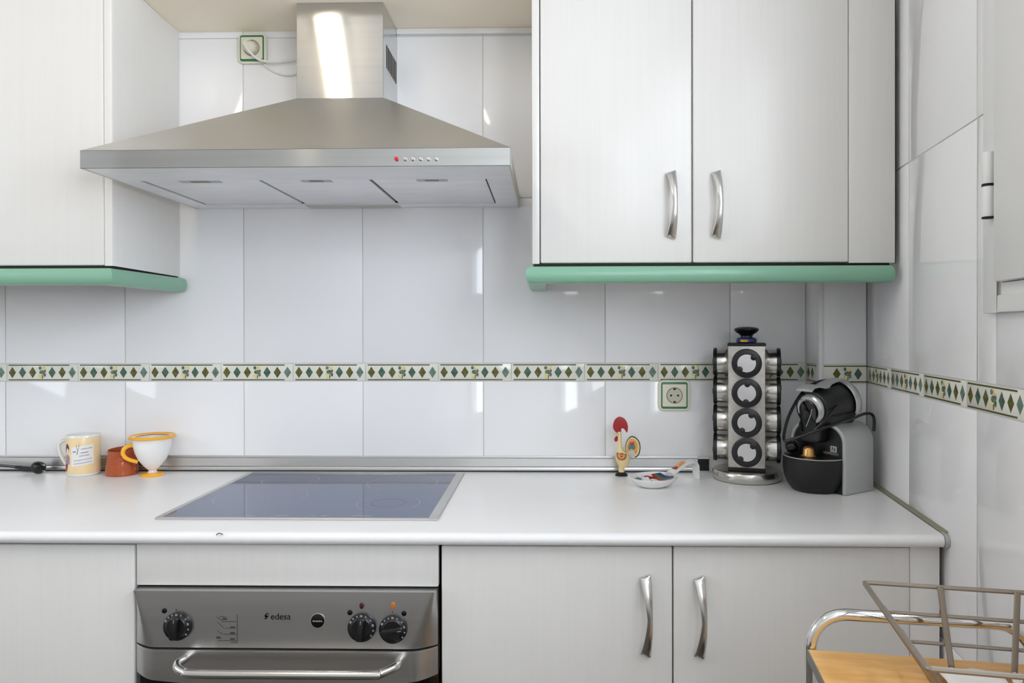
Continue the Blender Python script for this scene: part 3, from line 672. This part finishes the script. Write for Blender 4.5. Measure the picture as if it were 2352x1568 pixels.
# black plug and lead on the worktop
pl = thing('power_plug', 'black power plug and lead lying at the left end of the worktop', 'plug', at(85, 1088, -.052)*1.0)
c = Vector((at(85, 1078, -.05).x, -.045, ZW+.0165))
obj('plug_body', G().lathe([(.0162, -.007), (.0165, 0), (.0150, .010), (.010, .016)], 22, (0, 0, 0), 'X').xf(Matrix.Translation(c) @ Matrix.Rotation(R(-25), 4, 'Z')), BLK, pl)
obj('grip', G().box(-.040, .004, -.007, .007, -.0085, .0065).xf(Matrix.Translation(c+Vector((-.006, 0, -.003))) @ Matrix.Rotation(R(-8), 4, 'Z')), BLK, pl, bevel=.003)
obj('strain_relief', G().tube([c+Vector((-.034, .004, -.003)), c+Vector((-.068, .008, -.001))], [.0068, .0048], 10), BLK, pl)
for dz in (-.008, .008): obj('pin', G().tube([c+Vector((.006, 0, dz)), c+Vector((.026, -.012, dz))], .0022, 8), ALU, pl)
obj('lead', G().tube(spline([c+Vector((-.066, .008, -.001)), c+Vector((-.10, .010, .002)), c+Vector((-.16, .008, .004)), c+Vector((-.24, .002, -.006)), c+Vector((-.5, -.02, -.0128))], 6), .0037, 8), BLK, pl)

# ------------------------------------------------------------------ rooster figurine
rx, ry = .2030, -.0560
ro = thing('rooster_figurine', 'painted cream rooster figurine with big red comb on black base', 'figurine', (rx, ry, ZW+.0003), local=True)
def Z(px, py): p = at(px, py, ry); return (p.x-rx, p.z-ZW)
def flat(name, pts, th, mat, k=6, y=0, sm=True, label=None, bev=None):
    P = [Z(*p) for p in pts]; S = spline([(a, 0, b) for a, b in P], k, True) if sm else [Vector((a, 0, b)) for a, b in P]
    g = G().prism([(p.x, y-th/2, p.z) for p in S], (0, th, 0)); return obj(name, g, mat, ro, bevel=th*.25 if bev is None else bev, seg=3, ang=60, label=label)
obj('base', G().lathe([(.0165, 0), (.0168, .003), (.013, .007), (.008, .0095)], 28, sy=.8), BLKM, ro)
obj('legs', G().lathe([(.0078, .008), (.0078, .024), (.009, .032)], 20, sy=.8), RCREAM, ro)
def ell(rings): return G().loft([[Vector((cx+a*math.cos(2*math.pi*k/20), b*math.sin(2*math.pi*k/20), z)) for k in range(20)] for cx, z, a, b in rings])
hz = lambda py: Z(1428, py)[1]; hx = lambda px: Z(px, 1030)[0]
obj('body', ell([(hx(1431), hz(1074), .010, .008), (hx(1431), hz(1064), .016, .012), (hx(1430), hz(1052), .0205, .0155), (hx(1430), hz(1044), .0190, .0150), (hx(1425), hz(1036), .012, .011), (hx(1423.5), hz(1025), .0062, .0062), (hx(1423), hz(1008), .0052, .0055), (hx(1423), hz(998), .0056, .006), (hx(1422), hz(991), .0048, .005)]), RCREAM, ro)
flat('comb', [(1416, 993), (1409, 985), (1408.5, 974), (1413, 963), (1422, 957), (1432, 960), (1439, 968), (1442, 980), (1440, 993), (1435, 987), (1431, 983.5), (1427, 984), (1425.5, 992)], .007, RED, 5)
flat('wattle', [(1416, 1001), (1411, 1008), (1413, 1014), (1418, 1012), (1419, 1004)], .006, RED, 4)
flat('beak', [(1417, 993), (1410.5, 996), (1417, 998.5)], .005, M('beak_yellow', (200, 196, 110), .4), 3, sm=False)
obj('eye', G().lathe([(.0011, -.0056), (.0009, -.0062)], 10, (Z(1420, 997)[0], 0, Z(1420, 997)[1]), 'Y'), BLKM, ro)
tail = [(1437, 1040), (1437, 1022), (1441, 1010), (1450, 1001.5), (1460, 1004), (1468, 1013), (1471, 1026), (1469, 1040), (1464, 1048), (1458, 1050), (1457, 1042), (1454, 1035), (1449, 1033.5), (1444, 1036), (1441, 1041)]
flat('tail', tail, .007, DGRN, 5)
c_ = (1452, 1026)
sc_ = lambda pts, s_, dx=0, dy=0: [(c_[0]+(a-c_[0])*s_+dx, c_[1]+(b-c_[1])*s_+dy) for a, b in pts]
flat('tail_cream_band', sc_(tail, .90, -.5, 0), .0082, RCREAM, 5)
flat('tail_orange_band', [(1439, 1036), (1440, 1021), (1445, 1010), (1452, 1007), (1460, 1012), (1464.5, 1024), (1462.5, 1038), (1458, 1042), (1456, 1036), (1451, 1031.5), (1445, 1033), (1441, 1038)], .0092, ORNG, 5)
flat('tail_teal_patch', [(1443.5, 1032), (1444, 1021), (1449, 1015), (1455, 1017), (1458.5, 1025), (1456.5, 1032), (1450, 1029.5)], .0102, TEAL, 5)
flat('heart', [(1451.5, 1023), (1446.5, 1017.5), (1448, 1014), (1451, 1016), (1454, 1013.5), (1456, 1017)], .0112, HEART, 4)
flat('wing', [(1416, 1037), (1421, 1040), (1427, 1038), (1433, 1041), (1438, 1041), (1436, 1050), (1432, 1054), (1423, 1054), (1416, 1048)], .006, BROWN, 4, y=-.0130)
flat('wing_panel', [(1418.5, 1040), (1426, 1042), (1434.5, 1043), (1431, 1051), (1424, 1051.5), (1418.5, 1047)], .004, ORNG, 4, y=-.0145)
flat('wing_heart', [(1426, 1048), (1423, 1044.5), (1426, 1043.5), (1429, 1044.5)], .003, HEART, 4, y=-.0157)

# ------------------------------------------------------------------ spoon rest
sp = thing('spoon_rest', 'white ceramic spoon rest with colourful painted bowl beside the rooster', 'spoon rest', (.2680, -.1840, ZW+.0003), local=True)
sa = R(37)
def SR(u, v, z): return Vector((u*math.cos(sa)-v*math.sin(sa), u*math.sin(sa)+v*math.cos(sa), z))
def egg(a, q, z, n=40):           # egg outline: u along the handle
    return [SR(a*math.cos(2*math.pi*k/n)*(1.16 if math.cos(2*math.pi*k/n) > 0 else 1.0), q*math.sin(2*math.pi*k/n), z) for k in range(n)]
rw_ = [(.0001, .0001, 0), (.032, .028, 0), (.044, .040, .006), (.056, .051, .017), (.060, .0545, .023), (.0605, .055, .0245), (.058, .0525, .0245), (.052, .047, .016), (.040, .036, .008), (.0001, .0001, .006)]
obj('bowl', G().loft([egg(a, q, z) for a, q, z in rw_], False), CERW, sp)
PAINTED = M('painted_flowers', (240, 238, 234), .15)
nt = PAINTED.node_tree; N_ = nt.nodes; b_ = N_['Principled BSDF']; tc = N_.new('ShaderNodeTexCoord'); vo = N_.new('ShaderNodeTexVoronoi'); vo.inputs['Scale'].default_value = 95
hs = N_.new('ShaderNodeSeparateColor'); rp = N_.new('ShaderNodeValToRGB'); nt.links.new(tc.outputs['Object'], vo.inputs['Vector']); nt.links.new(vo.outputs['Color'], hs.inputs[0]); nt.links.new(hs.outputs[0], rp.inputs[0]); nt.links.new(rp.outputs[0], b_.inputs['Base Color'])
rp.color_ramp.interpolation = 'CONSTANT'; e = rp.color_ramp.elements; e[0].color = hexc(240, 238, 236); e[1].position = .50; e[1].color = hexc(48, 80, 140)
for p_, c_2 in ((.60, (222, 186, 90)), (.70, (196, 206, 220)), (.80, (110, 130, 70)), (.87, (196, 120, 130)), (.94, (150, 34, 34))):
    n_ = e.new(p_); n_.color = hexc(*c_2)
obj('painted_lining', G().loft([egg(a, q, z) for a, q, z in ((.0001, .0001, .0064), (.040, .036, .0084), (.0515, .0465, .0164))], False), PAINTED, sp)
def band(u0, u1, mat, v0=-.9, v1=.9):
    g = G(); P = []; n = 12
    for i in range(n+1):
        v = v0+(v1-v0)*i/n
        for u in (u0, u1):
            rr = math.hypot(u, v*.047*math.sqrt(max(.02, 1-(u/.060)**2))); vv = v*.047*math.sqrt(max(.02, 1-(u/.060)**2)); t_ = min(1, math.hypot(u/.058, vv/.0525)); zz = .0068+.0178*max(0, (t_-.45)/.55)**1.3 if t_ > .45 else .0068
            P.append(SR(u, vv, zz+.0008))
    g.add(P, [(2*i, 2*i+1, 2*i+3, 2*i+2) for i in range(n)]); return obj('painted_band', g, mat, sp)
band(.030, .036, RED); band(.036, .0415, M('green_brush', (70, 110, 60), .2)); band(.0415, .050, BLUE)
hd = [(.058, .0225, .015, .006), (.075, .028, .013, .006), (.095, .036, .012, .006), (.118, .044, .012, .006), (.138, .046, .013, .006), (.150, .043, .013, .006), (.158, .034, .012, .006), (.1605, .0, .011, .0055)]
rings = []
for i, (u, z, wv, tk) in enumerate(hd):
    a_ = math.atan2(hd[min(i+1, 7)][1]-hd[max(i-1, 0)][1], hd[min(i+1, 7)][0]-hd[max(i-1, 0)][0])
    rings.append([SR(u-tk*math.sin(2*math.pi*k/14)*math.sin(a_), wv*math.cos(2*math.pi*k/14), max(0, z+tk*math.sin(2*math.pi*k/14)*math.cos(a_))) for k in range(14)])
HP = Matrix.Translation(SR(0, 0, 0))
obj('handle', G().loft(rings), CERW, sp)
for u0, u1, mt in ((.074, .084, RED), (.084, .112, ORNG)):
    zf_ = lambda u: .0285+(u-.075)*.41+.0060
    g = G().add([SR(u0, -.008, zf_(u0)), SR(u1, -.007, zf_(u1)), SR(u1, .007, zf_(u1)), SR(u0, .008, zf_(u0)), SR(u0, 0, zf_(u0)+.0012), SR(u1, 0, zf_(u1)+.0012)], [(0, 1, 5, 4), (4, 5, 2, 3)]); obj('painted_stroke', g, mt, sp)

# ------------------------------------------------------------------ spice rack and jars
SCX, SCY, SA = .5260, -.0925, R(-15.5)
rk = thing('spice_rack', 'steel revolving spice rack with black knob beside the coffee machine', 'spice rack', (SCX, SCY, ZW+.0003), SA, local=True)
BRS = M('brushed_base_steel', (.58, .56, .53, 1), .24, 1)
JST = M('jar_steel', (.60, .58, .54, 1), .24, 1)
LIDS = M('lid_steel', (.62, .61, .62, 1), .30, 1)
RKS = M('rack_steel', (.66, .64, .61, 1), .5, .75, var=((.56, .53, .49, 1), (60, 60, 60), 4))
obj('turntable', G().lathe([(.080, 0), (.0845, .003), (.0868, .007), (.0868, .021), (.0845, .0255), (.078, .027), (.02, .0275)], 64), BRS, rk)
obj('turntable_foot', G().lathe([(.079, -.0002), (.081, .003)], 48), BLKM, rk)
hw = .0452; zc0, zc1 = .0365, .348
obj('foot_plate', G().box(-hw-.001, hw+.001, -hw-.001, hw+.001, .0275, zc0), BLKM, rk, bevel=.001)
col = obj('column', G().box(-hw, hw, -hw, hw, zc0, zc1), RKS, rk, bevel=.001)
obj('cap_plate', G().box(-hw-.002, hw+.002, -hw-.002, hw+.002, zc1, zc1+.0075), BLKM, rk, bevel=.0015)
obj('printed_collar', G().lathe([(.022, .3555), (.026, .358), (.0255, .366), (.021, .3695)], 28), BLUE, rk, label='blue and yellow printed band')
obj('collar_patch',
    G().add([(.0264*math.cos(R(a)), .0264*math.sin(R(a)), z) for z in (.3582, .3640) for a in range(-125, -84, 5)], [(i, i+1, i+10, i+9) for i in range(8)]), YELL, rk)
obj('knob', G().lathe([(.0155, .3690), (.0150, .374), (.018, .378), (.027, .3835), (.0315, .389), (.0305, .393), (.022, .3965), (.008, .398)], 36), BLK, rk)
rows = [.3058, .2312, .1566, .0820]
rowname = ['top', 'second', 'third', 'bottom']; sidename = {0: 'front', 1: 'right', 3: 'left', 2: 'rear'}
JR = .0355
def make_jar():
    t = thing('spice_jar', '', 'spice jar', (0, 0, 0), local=True)
    # axis -Y (outwards), local origin on the column face
    obj('canister', G().lathe([(.032, -.0002), (.033, -.002), (.033, -.0285), (.0325, -.0292)], 36, axis='Y'), JST, t)
    lid = obj('lid', G().lathe([(.0330, -.0290), (JR+.0012, -.0295), (JR+.0014, -.031), (JR+.0012, -.037), (JR-.001, -.0385), (.0240, -.0385), (.0225, -.0370), (.0225, -.0362)], 40, axis='Y', cap=False), BLK, t)
    obj('lid_window', G().lathe([(.0228, -.0365), (.0001, -.0368)], 32, axis='Y', cap=False), LIDS, lid)
    for a in (0, 180):
        g = G().lathe([(.0075, -.0362), (.0075, -.0392), (.0065, -.0398)], 16, (0, 0, .0225), 'Y'); g.xf(Matrix.Rotation(R(a), 4, 'Y')); obj('grip_tab', g, BLK, lid)
    g = G().box(-.006, .006, -.0375, -.0315, .0340, .0364); obj('shaker_tab', g, BLK, lid, bevel=.001)
    return t
jar0 = None
jrot = {(0, 0): 48, (0, 1): 4, (0, 2): 30, (0, 3): 42}
Mr = Matrix.Translation((SCX, SCY, ZW)) @ Matrix.Rotation(SA, 4, 'Z')
for sd in (0, 1, 3):
    for i, zr in enumerate(rows):
        if jar0 is None: jar0 = make_jar(); j = jar0
        else: j = copy_tree(jar0)
        base = Mr @ Matrix.Rotation(R(90*sd), 4, 'Z') @ Matrix.Translation((0, -hw-.0005, zr))
        j.matrix_world = base @ Matrix.Rotation(R(jrot.get((sd, i), random.uniform(20, 120))), 4, 'Y') @ Matrix.Translation((0, .0002, 0))
        j['group'] = 'spice jars in the revolving rack'
        sidetxt = {0: 'facing the camera', 1: 'on the right side', 3: 'on the left side'}[sd]
        j['label'] = 'black-lidded steel spice jar in the %s row of the rack, %s' % (rowname[i], sidetxt)

# ------------------------------------------------------------------ coffee machine
CX, CY = .6595, -.2205; CA = R(-57.3)
cm = thing('coffee_machine', 'black and silver capsule coffee machine in the corner of the worktop', 'coffee machine', (CX, CY, ZW+.0003), CA, local=True)
W2, DP, HT = .0775, .112, .166
def archp(w, h, r_, n=8): return [(w, 0)]+arc(w-r_, h-r_, r_, 0, 90, n)+arc(-w+r_, h-r_, r_, 90, 180, n)+[(-w, 0)]
outer, inner = archp(W2, HT, .046), archp(W2-.010, HT-.010, .038)
g = G(); n = len(outer)
ringsf = [Vector((x, 0, z)) for x, z in outer]; ringsb = [Vector((x, DP, z)) for x, z in outer]; ringi = [Vector((x, 0, z)) for x, z in inner]; ringib = [Vector((x, DP-.002, z)) for x, z in inner]
V = ringsf+ringsb+ringi+ringib; fs = []
for i in range(n-1): fs += [(i, i+1, n+i+1, n+i), (2*n+i, 3*n+i, 3*n+i+1, 2*n+i+1), (i, 2*n+i, 2*n+i+1, i+1)]
fs += [tuple(range(n, 2*n)), (0, n, 3*n, 2*n), (n-1, 3*n-1, 4*n-1, 2*n-1)]
g.add(V, fs); obj('shell', g, SILV, cm, bevel=.004, seg=3, ang=30, label='silver arched shell')
obj('front_panel', G().prism([(x, .004, z) for x, z in archp(W2-.0105, HT-.0105, .0375)], (0, DP-.01, 0)), BLK, cm)
obj('spout_block', G().prism([(p[0], -.030, p[1]) for p in rrect(-.030, .030, .118, .172, .014)], (0, .036, 0)), BLK, cm, bevel=.004)
dx_ = -.004
dr = obj('drip_tray', G().lathe([(.045, .0), (.052, .002), (.062, .014), (.0705, .034), (.0735, .055), (.0735, .0815), (.071, .084), (.066, .084)], 56, (dx_, -.002, 0)), BLKM, cm)
obj('tray_rim', G().tube([(dx_+.0722*math.cos(2*math.pi*k/56), -.002+.0722*math.sin(2*math.pi*k/56), .0835) for k in range(56)], .0013, 6, True), SILV, cm)
obj('tray_top', G().lathe([(.071, .083), (.071, .0846), (.01, .0846)], 48, (dx_, -.002, 0)), BLK, cm)
# brewing head: a barrel lying front to back, tipped a little
HM = Matrix.Translation((.010, .034, .207)) @ Matrix.Rotation(R(7), 4, 'X')
def H(g): return g.xf(HM)
obj('head_barrel', H(G().lathe([(.030, -.070), (.044, -.066), (.049, -.058), (.0505, -.03), (.0505, .035), (.049, .046), (.040, .055), (.02, .058)], 40, axis='Y')), BLK, cm)
obj('head_neck', G().box(-.036, .050, -.022, .085, HT-.004, .20), BLK, cm, bevel=.012, seg=3)
# front ring and its black tongue
g = G(); pts = []
for k in range(0, 33):
    a = R(-62+k*8.2); pts.append((.030*math.cos(a)+.002, -.074, .030*math.sin(a)))
rr_ = [.0045+.0045*math.sin(math.pi*k/32)*(1 if k < 20 else .8) for k in range(33)]
obj('front_ring', H(G().tube(pts, rr_, 10)), SILVB, cm, label='bright silver crescent ring')
obj('tongue', H(G().prism([(p[0], -.070, p[1]) for p in arc(-.002, 0, .024, 0, 180, 12)+[(-.026, -.055), (.012, -.055), (.020, -.02)]], (0, -.010, 0))), BLKG, cm, bevel=.003)
obj('tongue_seam', H(G().tube([(.012, -.081, .004), (.008, -.0815, -.010), (-.008, -.081, -.040)], .0011, 6)), SILV, cm)
# silver lever over the top and round the back of the barrel
lv = [(-.088, .050), (-.078, .0565), (-.058, .0560), (-.040, .0500), (-.024, .0490), (-.006, .0545), (.014, .0570), (.034, .0565)]
g = G(); rings = []
for i, (y, z) in enumerate(lv):
    wv = .022 if i < 5 else .017
    rings.append([Vector((wv*x_, y, z+t_)) for x_, t_ in ((-1, -.003), (-1, .001), (-.6, .003), (0, .0038), (.6, .003), (1, .001), (1, -.003))])
obj('lever', H(G().loft(rings)), SILV, cm, ang=50)
pts = [(.0545*math.sin(R(a)), .040, .0545*math.cos(R(a))) for a in range(-30, 116, 8)]
rings = [[Vector((p[0]*s_, y, p[2]*s_)) for s_, y in ((1.0, .027), (1.05, .030), (1.05, .047), (1.0, .050), (.96, .047), (.96, .030))] for p in pts]
obj('lever_hoop', H(G().loft(rings)), SILVB, cm, ang=50)
# lettering on the black front
Mt = Matrix.Translation((.044, .0034, .104)) @ FRONT
obj('logo_square', G().prism([(.044-.0085, .0040, .098), (.044+.0085, .0040, .098), (.044+.0085, .0040, .112), (.044-.0085, .0040, .112)], (0, -.0006, 0)), SILVB, cm)
text_mesh('logo_letter', 'N', .014, BLKG, cm, Matrix.Translation((.044, .0031, .105)) @ FRONT)
text_mesh('lettering', 'NESPRESSO', .0085, SILVB, cm, Matrix.Translation((.036, .0036, .0935)) @ FRONT)
# mains lead wound over the machine
iw = (Matrix.Translation((CX, CY, ZW+.0003)) @ Matrix.Rotation(CA, 4, 'Z')).inverted()
def C(px, py, Y): return iw @ at(px, py, Y)
obj('mains_lead', G().tube(spline([C(2007, 990, -.205), C(2008, 965, -.2), C(2002, 951, -.2), C(1985, 950, -.215), C(1955, 962, -.262), C(1915, 975, -.305), C(1860, 994, -.315), C(1815, 1010, -.30), C(1801, 1011, -.285), C(1802, 990, -.27), C(1812, 955, -.255), C(1830, 920, -.24), C(1850, 893, -.225), C(1870, 880, -.20), C(1900, 873, -.19), C(1925, 879, -.18)], 6), .0036, 8), BLK, cm)
obj('mains_lead', G().tube(spline([C(1868, 990, -.312), C(1890, 968, -.318), C(1910, 947, -.300), C(1924, 932, -.275)], 6), .0032, 8), BLK, cm)
Mw = Matrix.Translation((CX, CY, ZW+.0003)) @ Matrix.Rotation(CA, 4, 'Z')
tt = Mw @ Vector((-.004, -.047, .0848))
def capsule(P, mat, label, rot=None):
    t = thing('coffee_capsule', label, 'capsule', P, local=True, group='coffee capsules on the drip tray')
    g = G().lathe([(.0172, 0), (.0178, .0006), (.0172, .0015), (.0148, .0022), (.0128, .017), (.0118, .020), (.0080, .0235), (.005, .0240)], 32)
    obj('cup', g, mat, t); return t
p1 = at(1857, 1047, -.235); capsule((p1.x, p1.y, tt.z), GOLD, 'gold foil coffee capsule standing on the machine drip tray')
p2 = Mw @ Vector((-.052, -.018, .0848)); c2 = capsule((p2.x-.006, p2.y-.006, tt.z+.0176), BLKG, 'glossy black coffee capsule lying left of the gold capsule'); c2.rotation_euler = (R(90), 0, R(-25))

# ------------------------------------------------------------------ kitchen trolley, wire basket and paper
TX, TY = .3780, -.943; TA = -WA
tl = thing('kitchen_trolley', 'chrome tube kitchen trolley with light wooden top in the right foreground', 'trolley', (TX, TY, 0), TA, local=True)
TW, TDp, TZ, TR = .288, .42, .887, .0083
def uframe(y):
    br_ = .048
    pts = [(0, y, .06), (0, y, TZ-br_)]+[(br_-br_*math.cos(R(a)), y, TZ-br_+br_*math.sin(R(a))) for a in range(15, 91, 15)]+[(TW-br_+br_*math.sin(R(a)), y, TZ-br_+br_*math.cos(R(a))) for a in range(0, 91, 15)]+[(TW, y, .06)]
    return obj('tube_frame', G().tube(pts, TR, 14), CHROME, tl)
uframe(0); uframe(-TDp)
bd = obj('wooden_top', G().box(-.006, TW+.006, -TDp+.010, -.010, .824, .8385), WOOD, tl, bevel=.001)
obj('edge_strip', G().box(-.0075, -.006, -TDp+.010, -.010, .8235, .8380), GREYE, bd)
for x in (.02, TW-.02): obj('cross_rail', G().tube([(x, 0, .815), (x, -TDp, .815)], .006, 10), CHROME, tl)
obj('lower_shelf', G().box(-.004, TW+.004, -TDp+.010, -.010, .25, .264), WOOD, tl, bevel=.001)
for x in (0, TW):
    for y in (0, -TDp):
        c_o = obj('castor', G().lathe([(.02, -.008), (.025, -.006), (.025, .006), (.02, .008)], 20, (x, y, .0252), 'X'), BLKM, tl); obj('castor_fork', G().box(x-.011, x+.011, y-.010, y+.010, .042, .062), CHROME, c_o)

BXo, BYo, BA = .4960, -1.018, R(-10.5); BZ = .8390
bk = thing('wire_basket', 'flared taupe wire basket standing on the wooden trolley top', 'basket', (BXo, BYo, BZ), BA, local=True)
BWt, BWb, BDt, BDb, BH = (-.0680, .190), (.003, .128), (-.235, .016), (-.17, .000), .1085
wr_ = .0026; lev = [(0, .0035), (.33, .037), (.66, .072), (1, .1080)]
for t_, z in lev:
    x0 = BWb[0]+(BWt[0]-BWb[0])*t_; x1 = BWb[1]+(BWt[1]-BWb[1])*t_; y1 = BDb[1]+(BDt[1]-BDb[1])*t_; y0 = BDb[0]+(BDt[0]-BDb[0])*t_
    rr = .012 if t_ < 1 else .004
    poly = rrect(x0, x1, y0, y1, rr, 3); obj('ring_wire', G().tube([(a, b, z) for a, b in poly], wr_ if t_ < 1 else .0031, 8, True), WIRE, bk)
for xt, xb in ((.0245, .034), (.1165, .106)):
    for ya, yb in ((BDt[1]-.002, BDb[1]-.002), (BDt[0]+.002, BDb[0]+.002)):
        g = G().tube([(xt, ya-wr_ if ya > -.1 else ya+wr_, .1105), (xb, yb-wr_ if yb > -.1 else yb+wr_, .0035)], .0040, 8, sq=.5); obj('upright_strip', g, WIRE, bk)
    obj('base_strip', G().tube([(xb, BDb[1], .0036), (xb, BDb[0], .0036)], .0034, 8), WIRE, bk)
for xs, xb in ((BWt[0], BWb[0]), (BWt[1], BWb[1])):
    for yt, yb in ((BDt[1]-.004, BDb[1]-.004), (BDt[0]+.004, BDb[0]+.004), (-.075, -.06), (-.145, -.115)):
        obj('side_strip', G().tube([(xs, yt, .1085), (xb, yb, .0035)], .0036, 8), WIRE, bk)
# two crumpled sheets of paper in the basket
def sheet(x0, x1, y0, y1, seed, label, zb):
    rnd = random.Random(seed); n = 7; P = []
    for j in range(n+1):
        for i in range(n+1):
            P.append((x0+(x1-x0)*i/n+rnd.uniform(-.003, .003), y0+(y1-y0)*j/n+rnd.uniform(-.003, .003), zb+.008*rnd.random()))
    g = G().add(P, [(j*(n+1)+i, j*(n+1)+i+1, (j+1)*(n+1)+i+1, (j+1)*(n+1)+i) for j in range(n) for i in range(n)])
    Mb = Matrix.Translation((BXo, BYo, BZ)) @ Matrix.Rotation(BA, 4, 'Z'); g.xf(Mb)
    o = obj('paper_sheet', g, PAPER, None, ang=180); md = o.modifiers.new('thickness', 'SOLIDIFY'); md.thickness = .0008
    return tag(o, label, 'paper', 'papers in the wire basket')
sheet(.012, .088, -.12, -.008, 3, 'crumpled white paper in the wire basket nearest the wooden edge', .0075)
sheet(.094, .122, -.12, -.012, 5, 'narrow white paper in the wire basket beside the right wall', .0080)

# ------------------------------------------------------------------ ceiling lamp (above and behind and above the camera's view)
la, lb = Vector((-.79, -.90, ZT)), Vector((-1.06, -2.05, ZT)); ld = (lb-la).normalized(); ls = Vector((-ld.y, ld.x, 0))
lp = thing('ceiling_lamp', 'long fluorescent ceiling lamp running back from the cooker hood', 'lamp', (la+lb)/2-Vector((0, 0, .085)))
def lsec(p, w0, z0, z1, w1): return [p+ls*w0+Vector((0, 0, z0)), p+ls*w1+Vector((0, 0, z1)), p-ls*w1+Vector((0, 0, z1)), p-ls*w0+Vector((0, 0, z0))]
obj('lamp_body', G().loft([lsec(la, .045, -.03, -.0005, .045), lsec(lb, .045, -.03, -.0005, .045)]), WHITEP, lp)
def dsec(p): return [p+ls*.029*math.cos(R(a))+Vector((0, 0, -.040-.029*math.sin(R(a)))) for a in range(-20, 201, 20)]
obj('diffuser', G().loft([dsec(la+ld*.03), dsec(lb-ld*.03)]), LAMPM, lp)
for p in (la, lb-ld*.03): obj('end_cap', G().loft([[q-p2*0 for q in dsec(p)] for p2 in (ld,)]+[dsec(p+ld*.03)]), WHITEP, lp)
